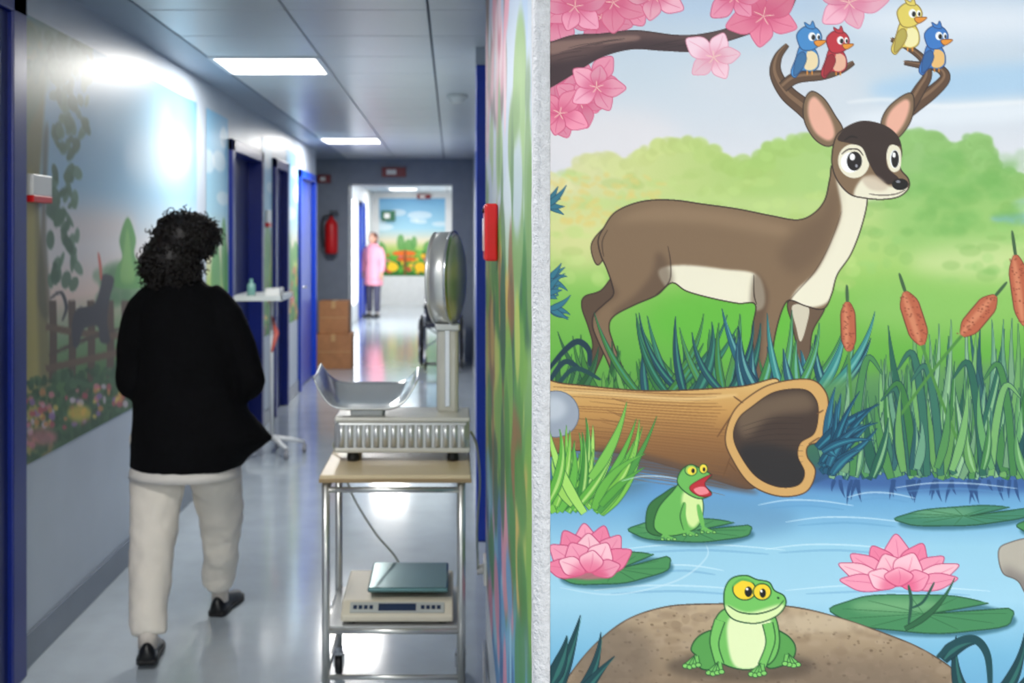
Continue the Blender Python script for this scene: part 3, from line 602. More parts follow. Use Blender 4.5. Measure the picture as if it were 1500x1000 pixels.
box('margin_left',-2.45,-1.303,FR0,24.1,CEIL-.002,CEIL+.03,ceilb,ce)
fr=mat('lamp_frame_white',(225,228,232),.4); dif=mat('lamp_diffuser',(255,255,255),.5,emit=(255,250,240),estr=3)
def areal(name,loc,sx,sy,p,col=(1,.975,.93),rot=(0,0,0),parent=None):
    l=bpy.data.lights.new(name,'AREA'); l.shape='RECTANGLE'; l.size=sx; l.size_y=sy; l.energy=p; l.color=col
    o=bpy.data.objects.new(name,l); o.location=loc; o.rotation_euler=rot; link(o); setpar(o,parent); return o
PW=[30,42,46,46,46,31,31,24,20]
for (lx,ly),p in zip(LIGHTS,PW):
    e=empty('ceiling_light_panel',(lx,ly,CEIL))
    bm=bmesh.new()
    for a,b,c_,d in ((-.3,.3,-.3,-.27),(-.3,.3,.27,.3),(-.3,-.27,-.27,.27),(.27,.3,-.27,.27)): bbox(bm,lx+a,lx+b,ly+c_,ly+d,CEIL-.008,CEIL+.03)
    obj('frame',bm,fr,e,smooth=False); box('diffuser',lx-.27,lx+.27,ly-.27,ly+.27,CEIL+.002,CEIL+.02,dif,e)
    areal('lamp',(lx,ly,CEIL-.004),.53,.53,p,parent=e)
areal('window_daylight',(-1.72,18.95,1.25),2.0,2.5,46,(.94,.97,1.),(0,math.radians(-90),0))

# ============================================================ small fixtures
red=mat('red_plastic',(214,24,28),.35,var=.05); white=mat('white_plastic',(228,228,226),.35,var=.03); black=mat('black_rubber',(18,18,20),.5,var=.1)
chrome=mat('chrome',(214,216,220),.18,metal=1.,var=.03); steel=mat('steel_satin',(190,192,196),.25,metal=1)
e=empty('fire_alarm_call_point',(XR,2.8,1.54))
box('housing',XR-.036,XR-.003,2.78,2.93,1.475,1.622,red,e,.006); box('glass_plate',XR-.039,XR-.036,2.80,2.91,1.50,1.585,mat('label_pale',(226,190,186),.2,var=.03),e,.001); bm=bmesh.new(); tube(bm,[(XR-.036,2.855,1.605),(XR-.041,2.855,1.605)],.006); obj('lock',bm,black,e)
def wallplate(y,z,h=.1,w=.2):
    e=empty('wall_sign',(XL,y,z)); box('plate',XL+.004,XL+.03,y-w/2,y+w/2,z-h*.25,z+h/2,white,e,.003); box('red_band',XL+.004,XL+.032,y-w/2,y+w/2,z-h/2,z-h*.25,red,e,.003)
wallplate(3.98,1.71,.1,.18); wallplate(8.95,1.68,.14,.14)
e=empty('smoke_detector',(.037,7.4,CEIL)); bm=bmesh.new()
rings(bm,[[(.037+r_*math.cos(a),7.4+r_*math.sin(a),z) for a in [2*math.pi*k/28 for k in range(28)]] for r_,z in ((.07,CEIL-.001),(.072,CEIL-.018),(.055,CEIL-.024),(.05,CEIL-.045),(.03,CEIL-.058),(.008,CEIL-.06))]); obj('body',bm,white,e)
def sign(nm,x,y,Y,w,h,m):
    p=PX(x,y,Y); e=empty(nm,p); box('panel',p.x-w/2,p.x+w/2,Y-.015,Y+.015,p.z-h/2,p.z+h/2,m,e,.003); box('pictogram',p.x-w*.3,p.x+w*.1,Y-.017,Y-.0151,p.z-h*.25,p.z+h*.25,white,e)
rsg=mat('sign_red',(130,36,44),.4,var=.04); gsg=mat('sign_green',(16,96,60),.4,var=.04)
sign('fire_exit_sign',577,252,13.48,.3,.12,rsg); sign('fire_exit_sign',621,288,23.9,.3,.1,rsg); sign('emergency_exit_sign',569,316,23.9,.3,.22,gsg); sign('wall_sign',475,262,13.48,.16,.1,rsg)
p=PX(485,372,13.35); e=empty('fire_extinguisher',p); bm=bmesh.new(); x,z=p.x,p.z
rings(bm,[[(x+r_*math.cos(a),13.38+r_*math.sin(a),z+dz) for a in [2*math.pi*k/24 for k in range(24)]] for r_,dz in ((.06,0),(.078,.02),(.08,.1),(.08,.34),(.07,.39),(.03,.43),(.022,.46))]); obj('cylinder',bm,red,e)
bm=bmesh.new(); tube(bm,[(x,13.38,z+.44),(x,13.38,z+.5)],.018); bbox(bm,x-.02,x+.09,13.37,13.39,z+.48,z+.5); bbox(bm,x-.02,x+.08,13.37,13.39,z+.515,z+.53); obj('valve',bm,black,e)
bm=bmesh.new(); tube(bm,smoothpath([(x-.02,13.38,z+.47),(x-.1,13.36,z+.44),(x-.11,13.35,z+.25),(x-.09,13.34,z+.08)]),.012); obj('hose',bm,black,e); box('bracket',x-.03,x+.03,13.44,13.5,z+.15,z+.4,steel,e)
cb=mat('cardboard',(178,124,82),.8,var=.12,vscale=12,bump=.1); tp=mat('packing_tape',(200,160,110),.3,var=.05)
def carton(x0,x1,y0,y1,z0,z1):
    e=empty('cardboard_box',((x0+x1)/2,(y0+y1)/2,z0)); box('carton',x0,x1,y0,y1,z0,z1,cb,e,.006)
    box('tape',(x0+x1)/2-.025,(x0+x1)/2+.025,y0-.002,y1+.001,z1-.08,z1+.002,tp,e); box('flap_seam',x0+.01,x1-.01,y0-.0015,y0,(z0+z1)/2-.004,(z0+z1)/2+.004,tp,e)
carton(-1.58,-1.16,12.6,13.0,0,.40); carton(-1.54,-1.20,12.63,12.97,.402,.78)

# ============================================================ TROLLEY
TX0,TX1,TY0,TY1=-.415,.06,3.42,3.855
e=empty('instrument_trolley',(-.18,3.64,0))
wood=mat('trolley_top_cream_laminate',(214,194,156),.28,var=.05,vscale=5); wedge=mat('laminate_edge',(156,132,96),.5,var=.05)
box('top_board',TX0,TX1,TY0,TY1,.772,.79,wood,e,.004); box('top_edge_band',TX0-.002,TX1+.002,TY0-.002,TY1+.002,.766,.779,wedge,e,.002)
bm=bmesh.new(); legs=[(TX0+.018,TY0+.02),(TX1-.03,TY0+.02),(TX0+.018,TY1-.02),(TX1-.03,TY1-.02)]
for x,y in legs: tube(bm,[(x,y,.1),(x,y,.77)],.0125,16)
for z in (.15,.295,.74):
    a,b,c_,d=legs; 
    for p,q in ((a,b),(c_,d),(a,c_),(b,d)): tube(bm,[(p[0],p[1],z),(q[0],q[1],z)],.009 if z>.2 else .008,12)
obj('tube_frame',bm,mat('trolley_steel_tube',(214,214,210),.28,metal=.8,var=.03),e)
box('lower_shelf',TX0+.02,TX1-.032,TY0+.022,TY1-.022,.30,.31,mat('shelf_grey',(176,178,178),.35,metal=.4,var=.04),e,.002)
bm=bmesh.new(); bf=bmesh.new()
for x,y in legs:
    tube(bm,[(x-.012,y+.01,.034),(x+.012,y+.01,.034)],.033,24); tube(bf,[(x,y,.1),(x,y,.075)],.014,12); bbox(bf,x-.019,x-.014,y-.012,y+.03,.03,.078); bbox(bf,x+.014,x+.019,y-.012,y+.03,.03,.078); bbox(bf,x-.019,x+.019,y-.012,y+.03,.072,.08)
obj('caster_wheels',bm,black,e); obj('caster_forks',bf,steel,e,smooth=False)
# ---- column baby scale
e=empty('baby_weighing_scale',(-.16,3.74,.79)); sil=mat('cast_aluminium',(206,208,208),.32,metal=.6,var=.05,vscale=10); cream=mat('enamel_grey',(206,204,196),.3,metal=.15,var=.04)
SX0,SX1,SY0,SY1,SZ0,SZ1=-.385,.058,3.615,3.83,.826,.927
box('base_housing',SX0,SX1,SY0,SY1,SZ0,SZ1,sil,e,.012)
bm=bmesh.new(); n=15
for k in range(n):
    x=SX0+.02+k*(SX1-SX0-.04)/(n-1); tube(bm,[(x,SY0+.005,SZ0+.014),(x,SY0+.005,SZ1-.014)],.0115,14)
for k in range(8):
    y=SY0+.02+k*(SY1-SY0-.04)/7; tube(bm,[(SX0+.005,y,SZ0+.014),(SX0+.005,y,SZ1-.014)],.0115,14)
obj('fluted_sides',bm,sil,e); box('top_plate',SX0-.004,SX1+.002,SY0-.006,SY1+.004,SZ1-.004,SZ1+.012,cream,e,.005); box('bottom_rim',SX0-.004,SX1+.002,SY0-.006,SY1+.004,SZ0-.004,SZ0+.012,cream,e,.004)
bm=bmesh.new()
for x in (SX0+.055,SX1-.055):
    for y in (SY0+.03,SY1-.03): rings(bm,[[(x+r_*math.cos(a),y+r_*math.sin(a),z) for a in [2*math.pi*k/16 for k in range(16)]] for r_,z in ((.018,.791),(.02,.80),(.015,.828))])
obj('feet',bm,black,e)
box('column',-.052,.022,3.72,3.79,SZ1+.008,1.235,cream,e,.012); box('column_strip',-.024,-.006,3.716,3.721,SZ1+.03,1.22,chrome,e,.002); box('column_collar',-.058,.028,3.712,3.798,1.215,1.24,sil,e,.006)
bm=bmesh.new(); ax=Vector((math.cos(math.radians(13)),-math.sin(math.radians(13)),0)); cc=Vector((-.008,3.755,1.395)); uu=Vector((0,0,1)); vv=ax.cross(uu)
def disc(rs): return [[cc+ax*t+(uu*math.cos(a)*r_+vv*math.sin(a)*r_*.92) for a in [2*math.pi*k/48 for k in range(48)]] for r_,t in rs]
dsil=mat('dial_housing_silver',(218,218,214),.28,metal=.6,var=.04)
rings(bm,disc([(.150,-.040),(.158,-.035),(.158,.012),(.150,.026),(.12,.036),(.06,.042),(.01,.044)])); obj('dial_housing',bm,dsil,e)
bm=bmesh.new(); rings(bm,disc([(.138,-.041),(.138,-.045),(.01,-.045)])); obj('dial_face',bm,mat('dial_white',(236,236,230),.3,var=.02),e)
bm=bmesh.new(); rings(bm,disc([(.146,-.036),(.158,-.050),(.149,-.054),(.139,-.041)])); obj('dial_bezel',bm,dsil,e)
bm=bmesh.new(); rings(bm,disc([(.156,.008),(.1625,.012),(.1625,.018),(.152,.024)])); obj('rear_rim',bm,chrome,e)
bm=bmesh.new(); a0=cc-ax*.049; tube(bm,[a0-uu*.03,a0+uu*.115],[.005,.0012],8)
for k in range(40):
    a=2*math.pi*k/40; d_=uu*math.cos(a)+vv*math.sin(a)*.92; tube(bm,[cc-ax*.047+d_*.118,cc-ax*.047+d_*.132],.0012,5)
obj('dial_pointer_marks',bm,black,e)
bm=bmesh.new(); nu,nv=48,22; G=[]
for i in range(nu+1):
    u=-1+2*i/nu; row=[]
    for j in range(nv+1):
        v=-1+2*j/nv; hgt=.010+.118*abs(u)**5.5*(1 if u<0 else .9)+.05*abs(v)**2.5*(1-abs(u)**4)*(1 if v>0 else .35)+.02*max(0,v)
        hw=1.0-.16*abs(u)**6
        row.append(Vector((-.287+u*.158-.012*(1 if u<0 else -1)*abs(u)**8,3.715+v*.125*hw,SZ1+.02+hgt)))
    G.append(row)
V=[[bm.verts.new(p) for p in r_] for r_ in G]
for i in range(nu):
    for j in range(nv): bm.faces.new((V[i][j],V[i+1][j],V[i+1][j+1],V[i][j+1]))
o=obj('weighing_pan',bm,mat('pan_polished_aluminium',(230,232,232),.24,metal=.8,var=.05,vscale=6),e); s_=o.modifiers.new('solid','SOLIDIFY'); s_.thickness=.005; s_.offset=1
box('pan_support',-.34,-.23,3.66,3.77,SZ1+.008,SZ1+.03,sil,e,.004)
# ---- digital scale
e=empty('digital_scale',(-.17,3.63,.31)); bm=bmesh.new()
pr=[(3.452,.318),(3.452,.338),(3.50,.372),(3.80,.378),(3.81,.318)]
rings(bm,[[(x,y,z) for y,z in pr] for x in (-.352,.004)]); obj('wedge_body',bm,mat('scale_cream_plastic',(214,206,186),.4,var=.03),e,smooth=False,bevel=.007,seg=3)
bm=bmesh.new()
M=Matrix.Translation((-.174,3.476,.3565))@Matrix.Rotation(math.atan2(.034,.048),4,'X'); bbox(bm,-.150,.150,-.019,.019,-.001,.0025,M); obj('control_strip',bm,mat('scale_pale_strip',(180,184,180),.3,var=.05),e,smooth=False)
bm=bmesh.new(); bbox(bm,-.06,.06,-.013,.013,.0025,.004,M); 
for k in range(4): bbox(bm,.075+k*.017,.087+k*.017,-.007,.007,.0025,.004,M); bbox(bm,-.14+k*.017,-.128+k*.017,-.007,.007,.0025,.004,M)
obj('display_and_buttons',bm,mat('lcd_dark_blue',(44,58,84),.2,var=.04),e,smooth=False)
box('weighing_plate',-.272,-.012,3.51,3.79,.392,.408,mat('steel_teal_film',(92,128,130),.18,metal=.6,var=.08),e,.006); box('plate_post',-.2,-.08,3.6,3.7,.374,.394,black,e)
bm=bmesh.new()
for x in (-.32,-.03):
    for y in (3.48,3.78): tube(bm,[(x,y,.3105),(x,y,.32)],.014,14)
obj('feet',bm,black,e)
def cable(nm,pts,r,m,par=None):
    bm=bmesh.new(); tube(bm,smoothpath(pts,8),r,8); return obj(nm,bm,m,par)
gc=mat('cable_grey',(186,190,178),.45,var=.03)
cable('power_cord',[(-.37,3.83,.84),(-.42,3.87,.80),(-.385,3.875,.72),(-.35,3.86,.62),(-.27,3.83,.50),(-.2,3.82,.42),(-.17,3.812,.36)],.004,gc,e)
e=empty('power_socket',(XR,3.75,.395)); box('plate',XR-.012,XR-.001,3.69,3.81,.355,.435,white,e,.004); bm=bmesh.new(); tube(bm,[(XR-.012,3.75,.395),(XR-.034,3.75,.395)],.018); obj('plug',bm,white,e)
cable('power_cord',[(.064,3.74,.87),(.085,3.74,.82),(.095,3.72,.7),(.085,3.7,.55),(.088,3.72,.43),(.088,3.74,.40)],.004,gc,e)

# ============================================================ INSTRUMENT STAND behind the woman
Y=7.7; e=empty('instrument_stand',(-1.27,Y,0)); 
bm=bmesh.new(); tx0,tx1,ty0,ty1,tz=-1.5,-1.16,7.45,7.95,1.10
bbox(bm,tx0,tx1,ty0,ty1,tz-.006,tz)
for a,b,c_,d in ((tx0,tx1,ty0,ty0+.008),(tx0,tx1,ty1-.008,ty1),(tx0,tx0+.008,ty0,ty1),(tx1-.008,tx1,ty0,ty1)): bbox(bm,a,b,c_,d,tz,tz+.03)
obj('tray',bm,mat('tray_white_steel',(222,226,228),.3,metal=.3,var=.03),e,smooth=False)
bm=bmesh.new(); tube(bm,[(-1.27,Y,.12),(-1.27,Y,1.09)],.014)
for k in range(5):
    a=2*math.pi*k/5+.3; tube(bm,[(-1.27,Y,.12),(-1.27+.12*math.cos(a),Y+.12*math.sin(a),.10),(-1.27+.23*math.cos(a),Y+.23*math.sin(a),.075)],[.02,.017,.012],10)
obj('column_and_feet',bm,mat('white_enamel',(224,226,228),.3,var=.02),e)
bm=bmesh.new()
for k in range(5):
    a=2*math.pi*k/5+.3; x,y=-1.27+.23*math.cos(a),Y+.23*math.sin(a); tube(bm,[(x-.012,y,.032),(x+.012,y,.032)],.031,18); tube(bm,[(x,y,.05),(x,y,.08)],.008,8)
obj('casters',bm,mat('caster_grey',(150,150,155),.5,var=.05),e)
bm=bmesh.new(); tube(bm,[(-1.40,7.62,tz),(-1.40,7.62,tz+.1),(-1.40,7.62,tz+.115),(-1.40,7.62,tz+.14)],[.03,.03,.012,.012],16); obj('bottle',bm,mat('bottle_teal',(120,170,160),.2,var=.03),e)
box('glove_box',-1.30,-1.2,7.6,7.8,tz,tz+.07,white,e,.003)
bm=bmesh.new(); tube(bm,[(-1.27,Y,.98),(-1.22,7.60,.86),(-1.24,7.52,.74)],[.006,.02,.008],8); obj('hanging_tube',bm,mat('tube_red',(190,90,80),.4,var=.05),e)

# ============================================================ WHEELCHAIR far right
e=empty('wheelchair',(-.17,12.6,0)); wx0,wx1=-.34,.10; fb=mat('wheelchair_fabric',(40,44,60),.7,var=.1)
bm=bmesh.new(); bs=bmesh.new()
for x in (wx0-.01,wx1+.01):
    torus(bm,(x,12.75,.31),(1,0,0),.295,.015); torus(bs,(x+(.03 if x>-.1 else -.03),12.75,.31),(1,0,0),.26,.008)
    for k in range(14):
        a=2*math.pi*k/14; tube(bs,[(x,12.75,.31),(x,12.75+.29*math.cos(a),.31+.29*math.sin(a))],.0025,5)
    tube(bs,[(x-.02,12.75,.31),(x+.02,12.75,.31)],.025,12)
for x in (wx0+.04,wx1-.04): torus(bm,(x,12.38,.085),(1,0,0),.07,.014,20)
obj('tyres',bm,black,e)
for x in (wx0+.03,wx1-.03):
    tube(bs,[(x,12.86,.2),(x,12.84,.5),(x,12.88,.95),(x,12.99,.98)],.011); tube(bs,[(x,12.86,.5),(x,12.4,.5),(x,12.36,.2),(x,12.22,.12)],.011); tube(bs,[(x,12.84,.25),(x,12.4,.25)],.010); tube(bs,[(x,12.84,.7),(x,12.5,.7),(x,12.45,.5)],.010); tube(bs,[(x,12.38,.085),(x,12.4,.25)],.009)
tube(bs,[(wx0+.03,12.8,.48),(wx1-.03,12.6,.25)],.009); tube(bs,[(wx1-.03,12.8,.48),(wx0+.03,12.6,.25)],.009)
obj('frame',bs,steel,e); box('seat',wx0+.03,wx1-.03,12.4,12.84,.49,.52,fb,e,.01); box('backrest',wx0+.03,wx1-.03,12.84,12.87,.52,.93,fb,e,.01)
box('armrest_a',wx0+.01,wx0+.05,12.5,12.82,.71,.735,black,e,.008); box('armrest_b',wx1-.05,wx1-.01,12.5,12.82,.71,.735,black,e,.008)
box('footplate_a',wx0+.04,wx0+.18,12.14,12.3,.10,.115,black,e,.004); box('footplate_b',wx1-.18,wx1-.04,12.14,12.3,.10,.115,black,e,.004)

# ============================================================ PEOPLE
skin=mat('skin',(200,150,124),.5,var=.05,vscale=12)
tx=bpy.data.textures.new('cloth_folds','CLOUDS'); tx.noise_scale=.11; tx.noise_depth=2
def remesh(o,v,sm=6,fold=0):
    r_=o.modifiers.new('remesh','REMESH'); r_.mode='VOXEL'; r_.voxel_size=v; r_.use_smooth_shade=True
    s=o.modifiers.new('smooth','SMOOTH'); s.iterations=sm; s.factor=.5
    if fold:
        d=o.modifiers.new('folds','DISPLACE'); d.texture=tx; d.strength=fold; d.mid_level=.5
def person(name,O,D):
    O=Vector(O); e=empty(name,O); f=lambda p: O+Matrix.Rotation(D.get('yaw',0),3,'Z')@Vector(p)
    def er(bm,R_,n=32):
        L=[]
        for q in R_:
            z,cx,hw,cy,hd=q[:5]; ex=q[5] if len(q)>5 else 0
            L.append([f((cx+hw*math.cos(a)+ex*max(0,math.cos(a-.25))**8,cy+hd*math.sin(a),z)) for a in [2*math.pi*k/n for k in range(n)]])
        rings(bm,L)
    bm=bmesh.new(); er(bm,D['torso'])
    for A in D['arms']:
        tube(bm,[f(p) for p in smoothpath(A[0],5)],list(np.interp(np.linspace(0,1,5*(len(A[0])-1)+1),np.linspace(0,1,len(A[1])),A[1])),18)
    o=obj('top_garment',bm,D['top'],e); remesh(o,.011,5,D.get('fold',.012))
    bm=bmesh.new(); er(bm,D['hem']); o=obj('tunic_hem',bm,D['hemm'],e)
    bm=bmesh.new(); er(bm,D['pelvis'])
    for L,R_ in D['legs']:
        tube(bm,[f(p) for p in smoothpath(L,6)],list(np.interp(np.linspace(0,1,6*(len(L)-1)+1),np.linspace(0,1,len(R_)),R_)),22)
    o=obj('trousers',bm,D['pants'],e); remesh(o,.011,4,D.get('fold',.012)*2.2)
    bm=bmesh.new(); hc=Vector(D['head']); HM=Matrix.Translation(f(hc))@Matrix.Rotation(D.get('yaw',0)+D['hyaw'],4,'Z')@Matrix.Rotation(D.get('hpitch',0),4,'X')
    v=bmesh.ops.create_uvsphere(bm,u_segments=40,v_segments=28,radius=1)['verts']
    for q in v:
        x,y,z=q.co
        X,Yy,Z=x*.074,y*.093,z*.112
        if z<0: k=(-z)**1.4; X*=1-.32*k; Yy=Yy*(1-.22*k)+.012*k
        if y>0:
            Yy+=.024*math.exp(-(x*x/.012+(z+.12)**2/.03))
            for sx in (-.36,.36): Yy-=.010*math.exp(-((x-sx)**2/.02+(z-.06)**2/.015))
            Yy+=.006*math.exp(-(x*x/.04+(z+.43)**2/.006))-.004*math.exp(-(x*x/.05+(z+.5)**2/.002))+.007*math.exp(-(x*x/.05+(z+.82)**2/.03))
        q.co=HM@Vector((X,Yy,Z))
    for sx in (-1,1):
        ell(bm,HM@Vector((sx*.076,-.004,-.005)),(.010,.02,.033),HM.to_3x3().to_4x4(),12,10)
    nb=Vector(D['neck']); hb=HM@Vector((0,-.02,-.06))
    tube(bm,[f(nb),(f(nb)+hb)/2,hb],[.062,.052,.053],20)
    obj('head_and_neck',bm,skin,e)
    bm=bmesh.new(); bi=bmesh.new(); bl_=bmesh.new()
    for sx in (-1,1):
        ell(bm,HM@Vector((sx*.028,.070,.008)),(.0125,)*3,None,14,10); ell(bi,HM@Vector((sx*.028,.0795,.008)),(.0055,.004,.0055),None,10,8)
        tube(bi,[HM@Vector((sx*.014,.088,.028)),HM@Vector((sx*.03,.088,.034)),HM@Vector((sx*.045,.074,.028))],[.002,.003,.0015],6)
    tube(bl_,[HM@Vector((-.022,.079,-.050)),HM@Vector((0,.090,-.048)),HM@Vector((.022,.079,-.050))],[.002,.0055,.002],8)
    obj('eyes',bm,white,e); obj('irises_brows',bi,black,e); obj('lips',bl_,mat('lips',(160,80,78),.4,var=.04),e)
    bm=bmesh.new()
    for (wr,d,side) in D['hands']:
        wr=f(wr); d=(Matrix.Rotation(D.get('yaw',0),3,'Z')@Vector(d)).normalized(); up=Vector((0,0,1)) if abs(d.z)<.7 else Matrix.Rotation(D.get('yaw',0),3,'Z')@Vector((0,1,0))
        a=(up-d*up.dot(d)).normalized(); n_=d.cross(a)*side
        tube(bm,[wr-d*.04,wr,wr+d*.04,wr+d*.085],[.026,.027,.038,.036],14,flat=.5)
        for k,(off,Lf) in enumerate(((.027,.066),(.010,.076),(-.008,.071),(-.025,.055))):
            b0=wr+d*.075+a*off; tube(bm,[b0,b0+d*Lf*.45+n_*.004,b0+d*Lf*.78+n_*.018,b0+d*Lf*.92+n_*.034],[.0095,.0088,.008,.006],10)
        b0=wr+d*.03+a*.03; tube(bm,[b0,b0+d*.028+a*.022,b0+d*.055+a*.026+n_*.01],[.013,.0105,.008],10)
    o=obj('hands',bm,skin,e); remesh(o,.0045,2)
    bm=bmesh.new(); bso=bmesh.new(); ba=bmesh.new()
    for (heel,toe,lift) in D['feet']:
        h=f(heel); t=f(toe); d=(t-h); L=d.length; d.normalize(); w=d.cross(Vector((0,0,1))).normalized(); R1=[];R2=[]
        for s,hw,top in ((0,.022,.055),(.06,.034,.075),(.2,.036,.085),(.38,.034,.072),(.6,.042,.055),(.8,.044,.042),(.94,.032,.034),(1.,.014,.026)):
            c=h+d*L*s+Vector((0,0,lift*max(0,1-s*1.4)))
            R1.append([c+w*hw*math.cos(a)*(1 if math.sin(a)<.2 else .85)+Vector((0,0,.016+(top-.016)*max(0,math.sin(a))-.004*max(0,-math.sin(a)))) for a in [2*math.pi*k/18 for k in range(18)]])
            R2.append([c+w*(hw+.003)*math.cos(a)+Vector((0,0,.018 if math.sin(a)>0 else .001)) for a in [2*math.pi*(k+.5)/18 for k in range(18)]])
        rings(bm,R1); rings(bso,R2)
        c=h+d*L*.2+Vector((0,0,lift*.7)); tube(ba,[c+Vector((0,0,.05)),c+Vector((0,0,.14))],[.034,.036],16)
    obj('shoes',bm,D['shoe'],e); obj('soles',bso,D['sole'],e); obj('socks',ba,D['sock'],e)
    bm=bmesh.new(); hr=random.Random(3)
    for (c,r_) in D['hair']: ell(bm,f(hc)+Matrix.Rotation(D.get('yaw',0),3,'Z')@Vector(c),r_)
    o=obj('hair_mass',bm,D['hairm'],e); remesh(o,.010,2,.012)
    cu=bpy.data.curves.new('hair_curls','CURVE'); cu.dimensions='3D'; cu.bevel_depth=.0034; cu.bevel_resolution=1
    for k in range(D['curls']):
        c,r_=hr.choice(D['hair']); ctr=f(hc)+Matrix.Rotation(D.get('yaw',0),3,'Z')@Vector(c)
        u=Vector((hr.gauss(0,1),hr.gauss(0,1),hr.gauss(0,1))).normalized()
        if D.get('yaw',0)==0 and u.y>.75 and u.z<.2: continue
        p=ctr+Vector((u.x*r_[0],u.y*r_[1],u.z*r_[2]))*.95
        d=(u*.35+Vector((hr.gauss(0,.6),hr.gauss(0,.6),-.3+hr.gauss(0,.5)))).normalized(); L=hr.uniform(.018,.042); rr=hr.uniform(.008,.014)
        a=d.orthogonal().normalized(); b=d.cross(a); ph=hr.uniform(0,6.28); turns=hr.uniform(1.3,2.2); N=16
        sp=cu.splines.new('POLY'); sp.points.add(N-1)
        for i in range(N):
            t=i/(N-1); q=p+d*L*t+(a*math.cos(ph+t*turns*6.28)+b*math.sin(ph+t*turns*6.28))*rr*(1-.3*t); sp.points[i].co=(*q,1); sp.points[i].radius=1-.5*t
    co=bpy.data.objects.new('hair_curls',cu); cu.materials.append(D['hairm']); link(co); setpar(co,e)
    return e
W=dict(
 torso=[(1.405,-.026,.055,0,.06),(1.375,-.024,.085,0,.072),(1.345,-.02,.118,0,.085),(1.305,-.014,.15,0,.10),(1.25,-.008,.175,0,.112),(1.15,0,.185,0,.122),(1.05,0,.185,0,.126),(.98,.0,.188,.0,.13),(.93,.006,.20,.0,.14),(.87,.018,.215,.0,.15,.015),(.82,.026,.226,.0,.158,.045),(.775,.03,.232,0,.165,.075),(.745,.022,.226,0,.163,.05),(.70,.008,.214,0,.16,.012),(.672,.0,.208,0,.158)],
 arms=[([(.08,0,1.325),(.145,0,1.255),(.195,-.01,1.15),(.228,-.005,1.05),(.240,.0,.985),(.17,.13,.94),(.08,.21,.93)],[.05,.062,.064,.060,.056,.048,.042]),([(-.11,0,1.325),(-.165,0,1.255),(-.192,-.01,1.15),(-.200,-.005,1.05),(-.198,.0,.985),(-.14,.13,.94),(-.06,.21,.93)],[.05,.060,.062,.060,.056,.048,.042])],
 hem=[(.72,0,.185,0,.145),(.66,-.005,.203,0,.15),(.638,-.005,.206,0,.152)],
 pelvis=[(1.0,0,.14,0,.09),(.9,0,.165,0,.11),(.8,-.01,.185,0,.12),(.72,-.012,.185,0,.12)],
 legs=[([(-.10,0,.80),(-.102,-.01,.62),(-.105,-.05,.44),(-.105,-.11,.27),(-.09,-.165,.105)],[.103,.098,.088,.075,.062]),([(.09,0,.80),(.095,.07,.62),(.095,.17,.46),(.075,.26,.29),(.05,.35,.13)],[.103,.098,.085,.073,.062])],
 head=(-.02,.03,1.495),neck=(-.024,0,1.36),hyaw=math.radians(-38),hpitch=math.radians(-10),
 hands=[((.075,.215,.93),(-.9,.3,-.1),1),((-.055,.215,.93),(.9,.3,.05),-1)],
 feet=[((-.082,-.235,0),(-.125,.03,0),.02),((.045,.31,0),(.085,.57,0),0)],
 hair=[((.015,-.035,.035),(.112,.105,.098)),((-.035,-.06,-.045),(.096,.09,.09)),((-.05,-.04,-.09),(.082,.078,.068)),((.055,-.04,.045),(.088,.085,.072)),((.0,-.06,-.08),(.075,.065,.06))],curls=1500,
 top=mat('cardigan_black_knit',(9,9,12),.9,bump=.35,bscale=160,var=.2,spec=.15),hemm=mat('uniform_white',(234,228,220),.8,var=.05,bump=.15,bscale=60),pants=mat('trousers_offwhite',(238,230,218),.8,var=.04,bump=.3,bscale=14,spec=.2),
 shoe=mat('shoe_black_leather',(16,16,18),.35,var=.1),sole=mat('shoe_sole',(30,30,32),.6,var=.1),sock=mat('sock_pale',(216,206,196),.8,var=.04),hairm=mat('hair_dark_brown',(20,14,12),.5,var=.3,vscale=30))
person('woman_walking',(-1.0,4.1,0),W)
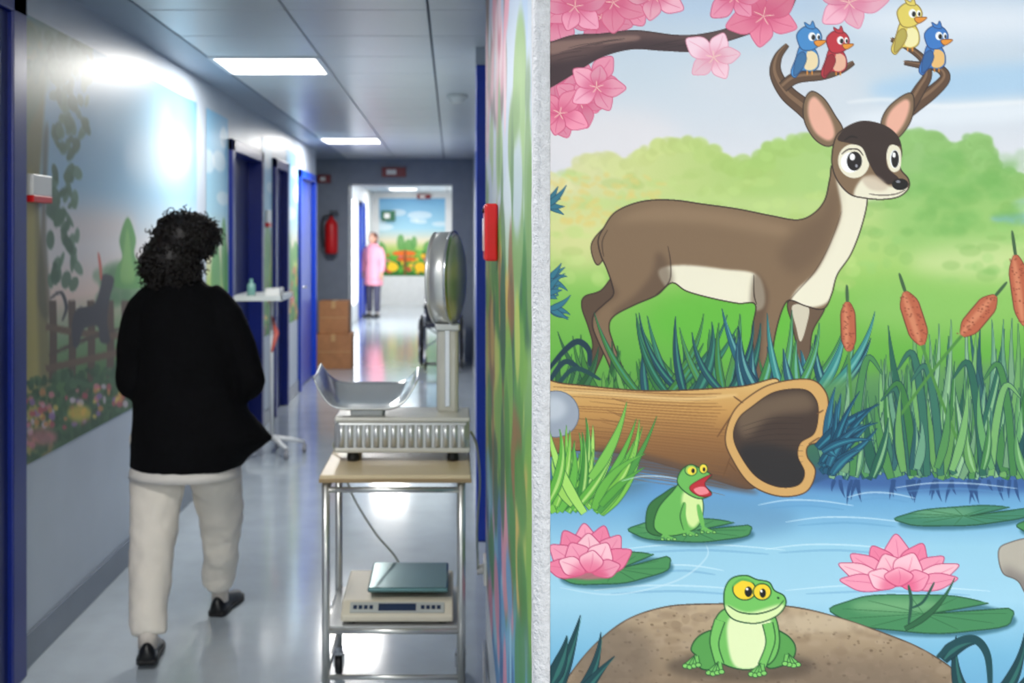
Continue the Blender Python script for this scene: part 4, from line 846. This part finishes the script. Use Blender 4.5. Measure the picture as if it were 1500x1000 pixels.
pink=mat('uniform_pink',(228,148,164),.8,var=.05)
N_=dict(W); N_.update(
 torso=[(1.40,0,.055,0,.055),(1.36,0,.12,0,.08),(1.3,0,.17,0,.10),(1.15,0,.175,0,.12),(1.0,0,.16,0,.115),(.85,0,.185,0,.13),(.72,0,.2,0,.14)],
 arms=[([(.14,0,1.30),(.2,0,1.2),(.225,.0,1.02),(.22,.04,.85)],[.055,.055,.046,.038]),([(-.14,0,1.30),(-.2,0,1.2),(-.225,.0,1.02),(-.22,.04,.85)],[.055,.055,.046,.038])],
 hem=[(.73,0,.19,0,.13),(.60,0,.205,0,.145)],hemm=pink,top=pink,pants=mat('trousers_dark_navy',(70,70,90),.8,var=.04),
 legs=[([(-.09,0,.8),(-.09,.01,.5),(-.09,0,.1)],[.095,.07,.055]),([(.09,0,.8),(.09,.01,.5),(.09,0,.1)],[.095,.07,.055])],
 head=(0,.02,1.49),neck=(0,0,1.36),hyaw=0,hpitch=0,yaw=math.radians(150),hands=[((.22,.05,.84),(0,.1,-1),1),((-.22,.05,.84),(0,.1,-1),-1)],
 feet=[((-.09,-.06,0),(-.1,.19,0),0),((.09,-.06,0),(.1,.19,0),0)],fold=.004,
 hair=[((0,-.02,.03),(.088,.09,.09)),((0,-.03,-.03),(.08,.07,.08))],curls=60,hairm=mat('hair_auburn',(96,50,36),.5,var=.2))
person('nurse_standing',(-1.49,20.7,0),N_)

# ============================================================ world + camera
w=bpy.data.worlds.new('world'); sc.world=w; w.use_nodes=True; w.node_tree.nodes['Background'].inputs[0].default_value=(.6,.7,.9,1); w.node_tree.nodes['Background'].inputs[1].default_value=.3
cam=bpy.data.cameras.new('camera'); co=bpy.data.objects.new('camera',cam); link(co); co.location=(0,0,CH); co.rotation_euler=(math.radians(90),0,0)
cam.sensor_width=36; cam.lens=F/1500*36; cam.shift_x=(750-VX)/1500; cam.shift_y=-(500-VY)/1500
cam.clip_start=.05; cam.dof.use_dof=True; cam.dof.focus_distance=YM; cam.dof.aperture_fstop=6.3
sc.camera=co
